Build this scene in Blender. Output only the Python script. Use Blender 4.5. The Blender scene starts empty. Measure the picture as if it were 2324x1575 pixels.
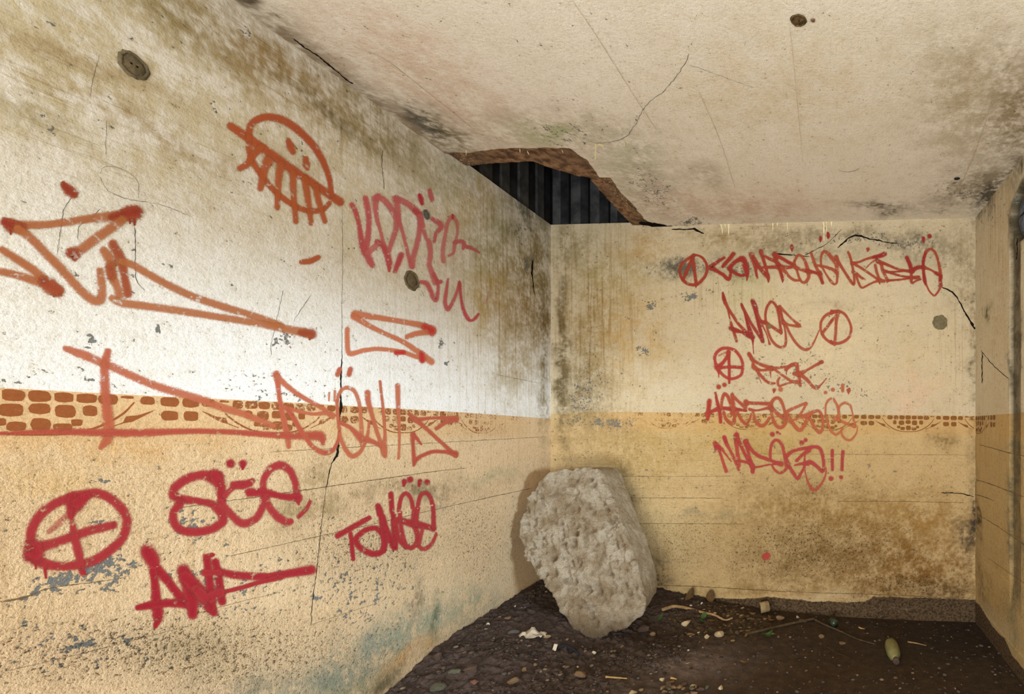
import bpy, bmesh, math, random
import numpy as np
from mathutils import Vector, Matrix
random.seed(7); rng = np.random.RandomState(11)
C = bpy.context.scene.collection
sc = bpy.context.scene
# ------------------------------------------------------------------ camera, world, lights, exposure
W, H = 2324.0, 1575.0
FPX = 1175.0; PX, PY = 1880.0, 950.0          # focal length in pixels, principal point (shifted lens)
EYE = 1.31; CEIL = 2.60
cam_d = bpy.data.cameras.new('camera'); cam = bpy.data.objects.new('camera', cam_d); C.objects.link(cam)
cam_d.sensor_fit = 'HORIZONTAL'; cam_d.sensor_width = 36.0; cam_d.lens = 36.0 * FPX / W
cam_d.shift_x = -(PX - W / 2) / W; cam_d.shift_y = (PY - H / 2) / W
cam_d.clip_start = 0.02; cam_d.clip_end = 200
cam.location = (0, 0, EYE); cam.rotation_euler = (math.pi / 2, 0, 0)
sc.camera = cam
sc.view_settings.view_transform = 'Standard'; sc.view_settings.look = 'None'
sc.view_settings.gamma = 1.0; sc.view_settings.use_curve_mapping = False
sc.view_settings.exposure = 0.0
w = bpy.data.worlds.new('overcast_sky'); sc.world = w; w.use_nodes = True
bg = w.node_tree.nodes['Background']; bg.inputs[0].default_value = (1.0, 0.98, 0.96, 1); bg.inputs[1].default_value = 1.0
def area(name, loc, target, sx, sy, power, col):
    d = bpy.data.lights.new(name, 'AREA'); d.shape = 'RECTANGLE'; d.size = sx; d.size_y = sy; d.energy = power; d.color = col
    o = bpy.data.objects.new(name, d); C.objects.link(o); o.location = loc
    o.rotation_euler = (Vector(target) - Vector(loc)).to_track_quat('-Z', 'Y').to_euler()
    return o
WIN_Y0, WIN_Y1, WIN_Z0, WIN_Z1 = -0.15, 1.78, 0.75, 1.62     # the opening in the wall on the camera's other side
area('window_daylight', (5.0, -1.8, 1.54), (-1.8, 2.2, 1.42), 1.0, 0.66, 545, (0.68, 0.84, 1.0))
area('ceiling_fill_light', (-0.3, -1.9, 0.08), (-0.4, 2.2, 2.6), 2.2, 1.3, 275, (0.93, 0.98, 1.0))  # added fill behind the camera, aimed up to brighten the ceiling
area('rear_fill_light', (-0.4, -1.55, 1.5), (-0.5, 3.0, 1.6), 2.2, 1.9, 40, (0.95, 0.97, 1.0))  # added soft fill at the open rear, evens out back wall and ceiling

# ------------------------------------------------------------------ helpers
def lin(c):
    c = np.asarray(c, float) / 255.0
    return np.where(c <= 0.04045, c / 12.92, ((c + 0.055) / 1.055) ** 2.4)
_perm = rng.permutation(4096)
_g2 = np.stack([np.cos(np.arange(4096) * 2.399963), np.sin(np.arange(4096) * 2.399963)], 1)
def pn(x, y, seed=0):
    x = np.asarray(x, float) + seed * 17.31; y = np.asarray(y, float) - seed * 9.77
    xi = np.floor(x).astype(np.int64); yi = np.floor(y).astype(np.int64); xf = x - xi; yf = y - yi
    u = xf * xf * xf * (xf * (xf * 6 - 15) + 10); v = yf * yf * yf * (yf * (yf * 6 - 15) + 10)
    def g(i, j, dx, dy):
        h = _perm[(_perm[(xi + i) & 4095] + yi + j) & 4095]
        return _g2[h, 0] * dx + _g2[h, 1] * dy
    a = g(0, 0, xf, yf); b = g(1, 0, xf - 1, yf); c = g(0, 1, xf, yf - 1); d = g(1, 1, xf - 1, yf - 1)
    return (a + (b - a) * u) * (1 - v) + (c + (d - c) * u) * v
def fbm(x, y, seed=0, o=4, gain=0.5):
    s = 0; a = 1; t = 0; f = 1
    for i in range(o):
        s = s + a * pn(x * f, y * f, seed + i * 3.1); t += a; a *= gain; f *= 2.03
    return s / t * 1.6
def pn3(p, f, seed=0):
    return (pn(p[:, 0] * f + p[:, 2] * f * .37, p[:, 1] * f + 3.3, seed) + pn(p[:, 1] * f + p[:, 0] * f * .31, p[:, 2] * f + 7.7, seed + 1)
            + pn(p[:, 2] * f + p[:, 1] * f * .41, p[:, 0] * f + 1.9, seed + 2)) / 1.7
def sstep(a, b, x):
    t = np.clip((x - a) / (b - a), 0, 1); return t * t * (3 - 2 * t)
def setp(o, **k):
    for a, b in k.items():
        if b is not None: o[a] = b
    return o
def link(name, me, mat=None, parent=None, smooth=True, **k):
    o = bpy.data.objects.new(name, me); C.objects.link(o)
    if mat: me.materials.append(mat)
    if parent: o.parent = parent
    if smooth and len(me.polygons): me.polygons.foreach_set('use_smooth', np.ones(len(me.polygons), bool))
    return setp(o, **k)
def mesh_np(name, V, F, attrs=None):
    me = bpy.data.meshes.new(name); V = np.asarray(V, np.float32); F = np.asarray(F, np.int32); n = F.shape[1]
    me.vertices.add(len(V)); me.vertices.foreach_set('co', V.ravel())
    me.loops.add(F.size); me.loops.foreach_set('vertex_index', F.ravel())
    me.polygons.add(len(F)); me.polygons.foreach_set('loop_start', np.arange(0, F.size, n, dtype=np.int32))
    me.update(calc_edges=True)
    for k, a in (attrs or {}).items():
        a = np.asarray(a, np.float32)
        if a.ndim == 1: at = me.attributes.new(k, 'FLOAT', 'POINT'); at.data.foreach_set('value', a)
        elif k.startswith('co_'): at = me.attributes.new(k, 'FLOAT_VECTOR', 'POINT'); at.data.foreach_set('vector', a.ravel())
        else:
            a4 = np.ones((len(a), 4), np.float32); a4[:, :3] = a
            at = me.attributes.new(k, 'FLOAT_COLOR', 'POINT'); at.data.foreach_set('color', a4.ravel())
    return me
def grid_faces(nr, nc, keep=None):
    i = np.arange(nr * nc).reshape(nr, nc)
    F = np.stack([i[:-1, :-1], i[:-1, 1:], i[1:, 1:], i[1:, :-1]], -1).reshape(-1, 4)
    return F if keep is None else F[keep.ravel()]
def ray(px, py):
    px = np.asarray(px, float); py = np.asarray(py, float)
    return (px - PX) / FPX, -(py - PY) / FPX            # X/Y and (Z-EYE)/Y per unit depth
def proj(X, Y, Z):
    Yc = np.maximum(Y, 0.35); return PX + FPX * X / Yc, PY - FPX * (Z - EYE) / Yc

class Wall:
    def __init__(s, a, b, nsign):
        s.a = np.array(a, float); d = np.array(b, float) - s.a; s.d = d / np.linalg.norm(d)
        s.n = np.array([-s.d[1], s.d[0]]) * nsign       # points into the room
    def px(s, px, py):                                   # pixel -> (u, z) on the wall plane
        rx, rz = ray(px, py)
        Y = (s.a @ s.n) / (rx * s.n[0] + s.n[1])
        X = rx * Y; return (X - s.a[0]) * s.d[0] + (Y - s.a[1]) * s.d[1], EYE + rz * Y
    def pos(s, u, z, h):
        u = np.asarray(u, float)
        return np.stack([s.a[0] + s.d[0] * u + s.n[0] * h, s.a[1] + s.d[1] * u + s.n[1] * h, z + 0 * u], -1)
CL, CR = (-1.89, 3.525), (0.9466, 3.33)
LEFT = Wall(CL, (-1.846, 1.595), -1); BACK = Wall(CL, CR, -1); RIGHT = Wall(CR, (0.9626, 2.547), 1)
if LEFT.n[0] < 0: LEFT.n *= -1
if BACK.n[1] > 0: BACK.n *= -1
if RIGHT.n[0] > 0: RIGHT.n *= -1

# ------------------------------------------------------------------ node helper
class NT:
    def __init__(s, name):
        s.m = bpy.data.materials.new(name); s.m.use_nodes = True; s.t = s.m.node_tree; s.t.nodes.clear()
        s.out = s.t.nodes.new('ShaderNodeOutputMaterial')
    def put(s, sock, v):
        if v is None: return
        if isinstance(v, bpy.types.NodeSocket): s.t.links.new(v, sock)
        elif isinstance(v, (tuple, list)):
            sock.default_value = tuple(v) + (1,) if len(v) == 3 and len(sock.default_value) == 4 else tuple(v)
        else: sock.default_value = v
    def attr(s, n, k='Fac'):
        a = s.t.nodes.new('ShaderNodeAttribute'); a.attribute_name = n; return a.outputs[k]
    def m_(s, op, a, b=None, clamp=False):
        n = s.t.nodes.new('ShaderNodeMath'); n.operation = op; n.use_clamp = clamp; s.put(n.inputs[0], a); s.put(n.inputs[1], b); return n.outputs[0]
    def ramp(s, v, a, b, c=0.0, d=1.0):
        n = s.t.nodes.new('ShaderNodeMapRange'); n.interpolation_type = 'SMOOTHSTEP'
        for i, q in enumerate((v, a, b, c, d)): s.put(n.inputs[i], q)
        return n.outputs[0]
    def mix(s, f, a, b, op='MIX'):
        n = s.t.nodes.new('ShaderNodeMix'); n.data_type = 'RGBA'; n.blend_type = op; n.clamp_factor = True
        s.put(n.inputs[0], f); s.put(n.inputs[6], a); s.put(n.inputs[7], b); return n.outputs[2]
    def noise(s, vec, scale, detail=4, rough=0.55, dist=0.0):
        n = s.t.nodes.new('ShaderNodeTexNoise'); s.put(n.inputs['Vector'], vec); n.inputs['Scale'].default_value = scale
        n.inputs['Detail'].default_value = detail; n.inputs['Roughness'].default_value = rough; n.inputs['Distortion'].default_value = dist
        return n.outputs[0]
    def vscale(s, vec, sc_):
        n = s.t.nodes.new('ShaderNodeMapping'); s.put(n.inputs['Vector'], vec); n.inputs['Scale'].default_value = sc_; return n.outputs[0]
    def obj(s):
        return s.t.nodes.new('ShaderNodeTexCoord').outputs['Object']
    def bump(s, h, dist, strength=1.0, nrm=None):
        n = s.t.nodes.new('ShaderNodeBump'); s.put(n.inputs['Height'], h); n.inputs['Distance'].default_value = dist
        s.put(n.inputs['Strength'], strength); s.put(n.inputs['Normal'], nrm); return n.outputs[0]
    def bsdf(s, col, rough=0.9, nrm=None, spec=0.2, **k):
        b = s.t.nodes.new('ShaderNodeBsdfPrincipled'); s.put(b.inputs['Base Color'], col); s.put(b.inputs['Roughness'], rough)
        s.put(b.inputs['Normal'], nrm); s.put(b.inputs['Specular IOR Level'], spec)
        for q, v in k.items(): s.put(b.inputs[q], v)
        return b.outputs[0]
    def done(s, sh): s.t.links.new(sh, s.out.inputs[0]); return s.m

def L(*c): return tuple(float(v) for v in lin(c))

# ------------------------------------------------------------------ materials
def wall_material(name, bare=False):
    t = NT(name); uv = t.attr('co_w', 'Vector')
    n1 = t.noise(uv, 3.0, 6, .6); n2 = t.noise(uv, 22, 5, .6); n3 = t.noise(uv, 75, 6, .65); n4 = t.noise(uv, 240, 3, .6)
    hg = t.noise(t.vscale(uv, (5, 150, 1)), 1.0, 5, .65, .4)              # brush / board grain along the wall
    vr = t.noise(t.vscale(uv, (55, 2.2, 1)), 1.0, 4, .6)                  # vertical runs
    sd = t.m_('ADD', t.attr('sd'), t.m_('MULTIPLY', t.m_('SUBTRACT', n3, .5), .006))
    up = t.ramp(sd, -.0012, .0012)
    col = t.mix(up, t.attr('cdn', 'Color'), t.attr('cup', 'Color'))
    col = t.mix(t.ramp(n1, .35, .7, 0, .22), col, t.mix(1, col, (.80, .74, .60), 'MULTIPLY'))
    col = t.mix(t.ramp(n2, .45, .72, 0, .34), col, t.mix(1, col, (.74, .68, .56), 'MULTIPLY'))
    rg = t.m_('ADD', .35, t.m_('MULTIPLY', t.attr('pit'), .9), True)
    col = t.mix(t.m_('MULTIPLY', t.ramp(n3, .50, .68, 0, .8), rg), col, t.mix(1, col, (.66, .60, .48), 'MULTIPLY'))
    col = t.mix(t.m_('MULTIPLY', t.ramp(n3, .46, .30, 0, .35), rg), col, t.mix(1, col, (1.14, 1.12, 1.08), 'MULTIPLY'))
    col = t.mix(t.m_('MULTIPLY', t.ramp(n4, .53, .68, 0, .85), rg), col, t.mix(1, col, (.60, .54, .42), 'MULTIPLY'))
    g = t.m_('MULTIPLY', t.ramp(hg, .52, .72), t.attr('grain'), True)
    col = t.mix(g, col, t.mix(1, col, (.56, .50, .36), 'MULTIPLY'))
    r = t.m_('MULTIPLY', t.ramp(vr, .48, .68), t.attr('run'), True)
    col = t.mix(r, col, t.mix(1, col, (.62, .50, .30), 'MULTIPLY'))
    # base band of damp bare concrete
    bs = t.m_('ADD', t.attr('base'), t.m_('MULTIPLY', t.m_('SUBTRACT', n2, .5), .03))
    col = t.mix(t.ramp(bs, -.002, .004, 1, 0), col, t.mix(t.ramp(n3, .35, .65), L(50, 38, 26), L(104, 82, 56)))
    # flaked paint: grey concrete showing
    pk = t.m_('SUBTRACT', 1.0, t.m_('MULTIPLY', t.attr('peel'), .21))
    pn_ = t.m_('ADD', t.m_('MULTIPLY', n2, .45), t.m_('MULTIPLY', n3, .62))
    pf = t.ramp(t.m_('SUBTRACT', t.m_('ADD', pn_, .30), pk), -.012, .012)
    col = t.mix(pf, col, t.mix(n4, L(84, 86, 84), L(140, 138, 130)))
    # pits
    pt = t.ramp(t.m_('SUBTRACT', t.m_('ADD', t.m_('ADD', t.m_('MULTIPLY', n4, .55), t.m_('MULTIPLY', n3, .5)), t.m_('MULTIPLY', t.attr('pit'), .20)), .715), 0, .05)
    col = t.mix(t.m_('MULTIPLY', pt, .85), col, t.mix(1, col, (.26, .22, .16), 'MULTIPLY'))
    sp = t.ramp(t.noise(uv, 48, 2, .5), .735, .76)                         # lone chips everywhere
    col = t.mix(t.m_('MULTIPLY', sp, .7), col, L(92, 88, 76))
    if bare:
        ba = t.ramp(t.m_('ADD', t.attr('bare'), t.m_('MULTIPLY', t.m_('SUBTRACT', n2, .5), .05)), -.003, .003)
        brown = t.mix(t.ramp(n2, .36, .62), L(78, 54, 38), L(150, 114, 82)); brown = t.mix(t.ramp(n1, .45, .6, 0, .5), brown, L(96, 74, 58)); brown = t.mix(t.ramp(n3, .62, .7), brown, L(176, 120, 62))
        brown = t.mix(t.m_('MULTIPLY', t.attr('flake'), t.ramp(n3, .55, .6)), brown, L(200, 180, 140))
        col = t.mix(ba, col, brown)
    hh = t.m_('ADD', t.m_('MULTIPLY', n3, t.m_('ADD', .25, t.m_('MULTIPLY', t.attr('pit'), 1.6))), t.m_('MULTIPLY', hg, t.m_('ADD', .03, t.m_('MULTIPLY', t.attr('grain'), .16))))
    hh = t.m_('SUBTRACT', hh, t.m_('MULTIPLY', t.m_('ADD', pf, pt), .35))
    hh = t.m_('ADD', hh, t.m_('MULTIPLY', n4, t.m_('MULTIPLY', t.attr('pit'), .9)))
    nrm = t.bump(hh, .011, .85)
    return t.done(t.bsdf(col, .82, nrm, .25))
MAT_WALL = wall_material('weathered_painted_concrete')
MAT_CEIL = wall_material('weathered_painted_ceiling', True)

def spray_material():
    t = NT('spray_paint'); uv = t.attr('co_w', 'Vector')
    n = t.noise(uv, 260, 3, .7); n2 = t.noise(uv, 40, 4, .6)
    d = t.attr('dens')
    a = t.ramp(t.m_('ADD', d, t.m_('MULTIPLY', t.m_('SUBTRACT', n, .5), t.m_('ADD', .25, t.m_('MULTIPLY', t.attr('soft'), .9)))), .06, .74)
    chip = t.ramp(t.m_('ADD', n2, t.m_('MULTIPLY', n, .3)), .72, .84, 1, .25)
    a = t.m_('MULTIPLY', t.m_('MULTIPLY', a, t.attr('op')), chip, True)
    col = t.mix(t.ramp(t.m_('ADD', d, t.m_('MULTIPLY', t.m_('SUBTRACT', n2, .5), .5)), .2, 1.0), t.attr('thin', 'Color'), t.attr('thick', 'Color'))
    b = t.bsdf(col, .55, t.bump(n, .002, .5), .3)
    tr = t.t.nodes.new('ShaderNodeBsdfTransparent'); mx = t.t.nodes.new('ShaderNodeMixShader')
    t.put(mx.inputs[0], a); t.t.links.new(tr.outputs[0], mx.inputs[1]); t.t.links.new(b, mx.inputs[2])
    return t.done(mx.outputs[0])
MAT_SPRAY = spray_material()
def stencil_material():
    t = NT('stencil_paint'); uv = t.attr('co_w', 'Vector')
    n = t.noise(uv, 120, 5, .7); n2 = t.noise(uv, 14, 3, .6)
    a = t.m_('MULTIPLY', t.ramp(t.m_('ADD', n, t.m_('ADD', t.m_('MULTIPLY', n2, .7), t.m_('MULTIPLY', t.attr('op'), .65))), .98, 1.16), .93)
    b = t.bsdf(t.mix(n, t.attr('thin', 'Color'), t.attr('thick', 'Color')), .8, None, .2)
    tr = t.t.nodes.new('ShaderNodeBsdfTransparent'); mx = t.t.nodes.new('ShaderNodeMixShader')
    t.put(mx.inputs[0], a); t.t.links.new(tr.outputs[0], mx.inputs[1]); t.t.links.new(b, mx.inputs[2])
    return t.done(mx.outputs[0])
MAT_STENCIL = stencil_material()
def simple(name, a, b, scale=20, rough=.9, bumpd=.004, spec=.2, det=5, **k):
    t = NT(name); o = t.obj(); n = t.noise(o, scale, det, .62); n2 = t.noise(o, scale * 6, 4, .6)
    c = t.mix(t.ramp(n, .3, .7), L(*a), L(*b)); c = t.mix(t.ramp(n2, .55, .75, 0, .5), c, t.mix(1, c, (.5, .46, .4), 'MULTIPLY'))
    return t.done(t.bsdf(c, rough, t.bump(t.m_('ADD', n, t.m_('MULTIPLY', n2, .5)), bumpd, .8), spec, **k))

# ------------------------------------------------------------------ wall relief (board marks, waviness)
BOARDS = [0.13, 0.29, 0.44, 0.60, 0.76, 0.905, 1.055, 1.19]      # height of the board lips above the floor
def relief(wid):
    def h(u, z):
        r = 0.0025 * fbm(u * 1.7, z * 1.7, wid, 3)
        k = np.searchsorted(np.array(BOARDS), z)
        bl = (((k * 7 + wid * 3) % 5) - 2) * 0.0007
        fr = np.zeros_like(z)
        for q, b in enumerate(BOARDS):                              # each board is cupped: lip proud at its upper edge
            fr = np.where((z < b) & (k == q), 0.0015 * np.exp(-(b - z) / 0.03), fr)
        return r + np.where(z < BOARDS[-1], bl + fr * (0.35 + .9 * (pn(u * .8, k * 3.1, wid) > -.1)), 0)
    return h
REL = {id(LEFT): relief(1), id(BACK): relief(2), id(RIGHT): relief(3)}

def blob(px, py, x, y, rx, ry, rot=0, hard=0):
    c, s_ = math.cos(math.radians(rot)), math.sin(math.radians(rot)); dx = px - x; dy = py - y
    d = np.sqrt(((dx * c + dy * s_) / rx) ** 2 + ((-dx * s_ + dy * c) / ry) ** 2)
    return np.exp(-d ** 2 * 1.2) if not hard else sstep(1.15, .75, d)
def along(pts, x):
    p = np.array(pts, float); return np.interp(x, p[:, 0], p[:, 1])

def build_wall(name, wl, ufine, ucoarse, cup, cdn, dado, base, stains, masks, step=0.006, extra=None, tint=None):
    u = np.concatenate([np.arange(-.03, ufine, step), np.array(ucoarse, float)]) if len(ucoarse) else np.append(np.arange(-.03, ufine, step), ufine)
    z = np.unique(np.concatenate([np.arange(-.03, CEIL, step), [CEIL, CEIL + .03]] + [[b - .0012, b + .0012] for b in BOARDS]))
    U, Z = np.meshgrid(u, z); U = U.ravel(); Z = Z.ravel()
    h = REL[id(wl)](U, Z)
    if extra is not None: h = h + extra(U, Z)
    P = wl.pos(U, Z, h); px, py = proj(P[:, 0], P[:, 1], P[:, 2])
    wx = px + 26 * fbm(U * 5, Z * 5, 31); wy = py + 26 * fbm(U * 5, Z * 5, 41)
    tex = .52 + .8 * fbm(U * 9, Z * 9, 51) + .75 * fbm(U * 38, Z * 38, 61, 3, .7)
    A = dict(cup=np.tile(lin(cup), (len(U), 1)), cdn=np.tile(lin(cdn), (len(U), 1)))
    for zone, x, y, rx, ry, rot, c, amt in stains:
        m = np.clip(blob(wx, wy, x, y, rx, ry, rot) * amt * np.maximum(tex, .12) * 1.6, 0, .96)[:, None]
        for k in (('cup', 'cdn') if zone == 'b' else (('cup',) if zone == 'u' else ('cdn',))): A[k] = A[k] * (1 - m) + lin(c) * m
    for k in ('peel', 'pit', 'grain', 'run'):
        v = np.full(len(U), masks[k][0], float)
        for x, y, rx, ry, rot, amt in masks[k][1:]: v = np.maximum(v, blob(wx, wy, x, y, rx, ry, rot) * amt)
        A[k] = v
    du, dz = wl.px(*np.array(dado, float).T); o = np.argsort(du); A['sd'] = Z - np.interp(U, du[o], dz[o])
    if base:
        bu, bz = wl.px(*np.array(base, float).T); o = np.argsort(bu); A['base'] = Z - np.interp(U, bu[o], bz[o], left=bz[o][0], right=bz[o][-1])
    else: A['base'] = np.ones(len(U))
    A['pit'] = np.maximum(A['pit'], .34 * sstep(.02, -.25, A['sd'] + .1 * fbm(U * 3, Z * 3, 77)))
    A['co_w'] = np.stack([U, Z, 0 * U + wl.n[0] * 5], 1)
    m = (.32 * sstep(-.15, -.10, A['sd']) * sstep(.1, .6, U))[:, None]; A['cdn'] = A['cdn'] * (1 - m) + lin((202, 152, 84)) * m
    if tint is not None:
        m, c = tint(U, Z)
        for k in ('cup', 'cdn'): A[k] = A[k] * (1 - m[:, None]) + lin(c) * m[:, None]
    me = mesh_np(name, P, grid_faces(len(z), len(u)), A)
    return link(name, me, MAT_WALL, None, kind='structure')

# stain colours: paint, dirt and mould, plus dimness painted where less light falls
OLV, BRN, GRN, PNK, GRY, DRK, YEL, ORA, BLU = (148, 134, 92), (158, 134, 92), (150, 156, 118), (206, 176, 160), (110, 108, 98), (62, 56, 44), (196, 170, 104), (206, 158, 98), (148, 148, 128)
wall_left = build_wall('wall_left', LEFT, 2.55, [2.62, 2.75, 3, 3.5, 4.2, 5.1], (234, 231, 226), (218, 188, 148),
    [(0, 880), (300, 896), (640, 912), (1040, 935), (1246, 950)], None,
    [('u', 150, 120, 900, 280, 20, (200, 188, 157), .95), ('u', -20, 600, 260, 200, 0, (216, 208, 190), .5), ('u', 700, 420, 500, 160, 30, (214, 204, 178), .55), ('u', 420, 40, 260, 60, 34, OLV, .75), ('u', 640, 160, 260, 70, 35, BRN, .75), ('u', 850, 290, 170, 55, 35, OLV, .7), ('u', 720, 240, 160, 16, 35, (112, 100, 70), .5),  # leading broad cream blobs: dirt film plus shade painted around the light band
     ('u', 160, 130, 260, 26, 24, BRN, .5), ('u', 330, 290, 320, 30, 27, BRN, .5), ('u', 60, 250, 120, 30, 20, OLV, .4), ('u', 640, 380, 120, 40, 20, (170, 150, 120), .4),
     ('b', 1130, 560, 120, 130, 0, GRN, .55), ('b', 1070, 450, 60, 90, 40, YEL, .5), ('b', 1180, 700, 80, 170, 0, BRN, .6), ('b', 1215, 620, 40, 150, 0, OLV, .7),
     ('b', 1100, 680, 60, 90, 0, YEL, .5), ('b', 1160, 820, 60, 120, 0, (180, 166, 130), .5), ('b', 1200, 470, 50, 40, 35, GRY, .7), ('b', 1020, 400, 60, 60, 30, GRN, .4),
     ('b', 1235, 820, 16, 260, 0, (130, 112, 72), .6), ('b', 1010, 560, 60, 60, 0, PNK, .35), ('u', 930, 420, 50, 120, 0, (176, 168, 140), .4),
     ('d', 250, 1020, 420, 40, 0, (206, 160, 100), .45), ('d', 720, 1080, 60, 40, 0, BRN, .5), ('d', 900, 1120, 240, 26, -6, (140, 118, 84), .6), ('d', 720, 1150, 90, 30, -8, BRN, .55),
     ('d', 650, 1190, 40, 50, 0, BRN, .4), ('d', 1110, 1080, 60, 14, -10, GRN, .5), ('d', 980, 1130, 40, 50, 0, (120, 106, 80), .5), ('d', 960, 1300, 180, 120, 0, (206, 182, 144), .5),
     ('d', 840, 1480, 150, 60, -28, BLU, .8), ('d', 960, 1420, 130, 50, -28, (148, 152, 128), .75), ('d', 1075, 1385, 60, 40, -25, (150, 152, 126), .75),
     ('d', 760, 1540, 150, 50, -20, (140, 144, 124), .8), ('d', 800, 1580, 120, 26, -30, (126, 132, 100), .8), ('d', 930, 1490, 90, 18, -38, ORA, .6), ('d', 870, 1560, 90, 20, -38, (120, 106, 78), .7),
     ('d', 560, 1560, 160, 50, 0, (150, 138, 112), .6), ('d', 430, 1480, 120, 60, 0, (170, 150, 112), .4), ('d', 140, 1100, 200, 60, 0, (214, 176, 118), .4), ('d', 60, 1450, 160, 90, 0, (224, 190, 150), .4),
     ('d', 940, 1370, 16, 60, 0, (110, 92, 70), .5), ('d', 985, 1400, 10, 60, 0, (112, 116, 90), .7)],
    dict(peel=[.12, (217, 776, 26, 16, 0, .95), (363, 742, 9, 8, 0, 1.1), (640, 770, 40, 26, 0, .75), (600, 880, 200, 60, 0, .45), (150, 850, 220, 40, 0, .42), (250, 1090, 40, 14, -10, .7),
               (240, 1290, 90, 60, -30, .92), (130, 1330, 130, 30, -20, .95), (430, 1190, 70, 50, 0, .72), (230, 1180, 30, 16, -20, .85), (500, 1330, 260, 120, 0, .52), (800, 1350, 200, 120, 0, .55), (200, 1470, 300, 80, 0, .55),
               (1000, 780, 10, 12, 0, .95), (1005, 820, 8, 10, 0, .9), (820, 560, 60, 30, 0, .4), (490, 250, 14, 12, 0, .9), (100, 255, 30, 14, 0, .7), (560, 70, 30, 12, 35, .7), (1205, 595, 8, 22, 0, 1.0), (690, 320, 26, 40, 0, .5), (900, 190, 100, 20, 35, .5), (1180, 520, 60, 40, 0, .5)],
         pit=[.05, (400, 1480, 700, 130, 0, .85), (850, 1240, 300, 130, 0, .75), (1080, 1220, 160, 180, 0, .7), (1100, 1000, 140, 70, 0, .4), (250, 1250, 420, 90, 0, .35)],
         grain=[.10, (200, 250, 400, 240, 20, .8), (600, 130, 420, 130, 35, .75), (200, 1050, 400, 70, 0, .55)],
         run=[.06, (400, 1300, 500, 200, 0, .35), (1150, 650, 150, 330, 0, .9), (800, 300, 300, 160, 0, .45), (980, 700, 200, 250, 0, .35)]))

wall_back = build_wall('wall_back', BACK, 2.8732, [], (208, 192, 162), (206, 177, 128),
    [(1250, 940), (1330, 936), (1430, 935), (1800, 939), (2215, 944)],
    [(1250, 1300), (1480, 1330), (1560, 1352), (1627, 1358), (1679, 1360), (1744, 1355), (1854, 1366), (1964, 1366), (1982, 1354), (2100, 1357), (2216, 1361)],
    [('b', 1277, 800, 16, 260, 0, (84, 70, 44), .8), ('b', 1320, 900, 60, 110, 0, (112, 98, 66), .6), ('b', 1390, 970, 50, 24, 0, GRY, .8), ('b', 1350, 720, 70, 180, 0, (150, 126, 74), .6),
     ('b', 1300, 560, 60, 60, 0, (150, 136, 100), .6), ('b', 1420, 620, 100, 60, 0, (170, 156, 104), .5), ('b', 1440, 760, 120, 130, 0, (196, 162, 102), .55), ('b', 1420, 1020, 120, 100, 0, (176, 146, 92), .6), ('b', 1470, 560, 70, 40, 0, (186, 150, 92), .5),
     ('u', 1560, 605, 90, 26, 0, (88, 84, 68), .9), ('u', 1690, 615, 60, 22, 0, (96, 92, 74), .8), ('u', 1800, 565, 160, 36, 5, (120, 112, 88), .7), ('u', 2080, 560, 100, 34, 10, (96, 90, 72), .75), ('u', 1660, 540, 130, 26, 0, (150, 128, 82), .6),
     ('u', 1900, 530, 220, 16, 0, (130, 118, 92), .6), ('u', 1690, 650, 70, 50, 0, (172, 166, 110), .5), ('u', 1850, 760, 220, 160, 0, (222, 202, 164), .6), ('u', 2090, 830, 120, 100, 0, (216, 192, 150), .4), ('u', 1880, 690, 50, 10, 0, (140, 110, 76), .5),
     ('u', 2070, 900, 60, 60, 0, (222, 186, 158), .5), ('u', 2190, 620, 40, 140, 0, (150, 130, 96), .5), ('b', 2212, 800, 10, 400, 0, (110, 96, 64), .5),
     ('d', 1700, 1010, 200, 60, 0, (188, 156, 82), .5), ('d', 2140, 1000, 40, 20, 0, (120, 96, 44), .8), ('d', 1480, 1040, 80, 50, 0, (190, 158, 96), .4), ('d', 1850, 1150, 240, 60, 0, (150, 118, 62), .6),
     ('d', 1600, 1170, 110, 12, 0, (150, 142, 112), .5), ('d', 2060, 1290, 220, 110, 0, (136, 96, 42), .85), ('d', 1830, 1270, 200, 90, 0, (150, 120, 72), .65), ('d', 2060, 1180, 180, 60, 0, (156, 118, 56), .6), ('d', 1700, 1340, 200, 20, 0, (150, 120, 70), .5), ('d', 1560, 1220, 160, 50, 0, (190, 160, 108), .5),
     ('d', 2205, 1180, 12, 70, 0, (46, 38, 32), .95), ('d', 2190, 1220, 26, 60, 0, (86, 74, 56), .7), ('d', 2150, 1350, 70, 30, 0, (100, 76, 44), .6), ('d', 1420, 1150, 30, 90, 0, (70, 58, 34), .6), ('d', 1490, 1310, 40, 40, 0, (56, 46, 30), .8), ('d', 1870, 1358, 90, 10, 0, (206, 186, 148), .6)],
    dict(peel=[.14, (1560, 605, 100, 26, 0, .72), (1690, 610, 60, 24, 0, .75), (1390, 970, 50, 24, 0, .85), (1330, 900, 60, 120, 0, .55), (1470, 690, 30, 26, 0, .8), (1560, 665, 20, 12, 0, .95), (1455, 790, 22, 14, 0, .9), (2050, 550, 80, 30, 0, .6), (1950, 540, 150, 20, 0, .5),
               (1900, 880, 120, 20, 0, .55), (1640, 1000, 80, 30, 0, .45), (1720, 740, 12, 9, 0, 1.1), (1800, 850, 200, 90, 0, .33)],
         pit=[.12, (1850, 1250, 380, 130, 0, .8), (1560, 1230, 200, 100, 0, .7), (2050, 1330, 240, 60, 0, .85), (1850, 1110, 240, 60, 0, .6), (1340, 850, 70, 160, 0, .5)],
         grain=[.12, (1500, 1060, 260, 100, 0, .7), (1750, 520, 300, 40, 0, .7)], run=[.05, (1350, 700, 120, 250, 0, .8), (1640, 660, 160, 60, 0, .5), (2180, 760, 60, 260, 0, .5)]))

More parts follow.
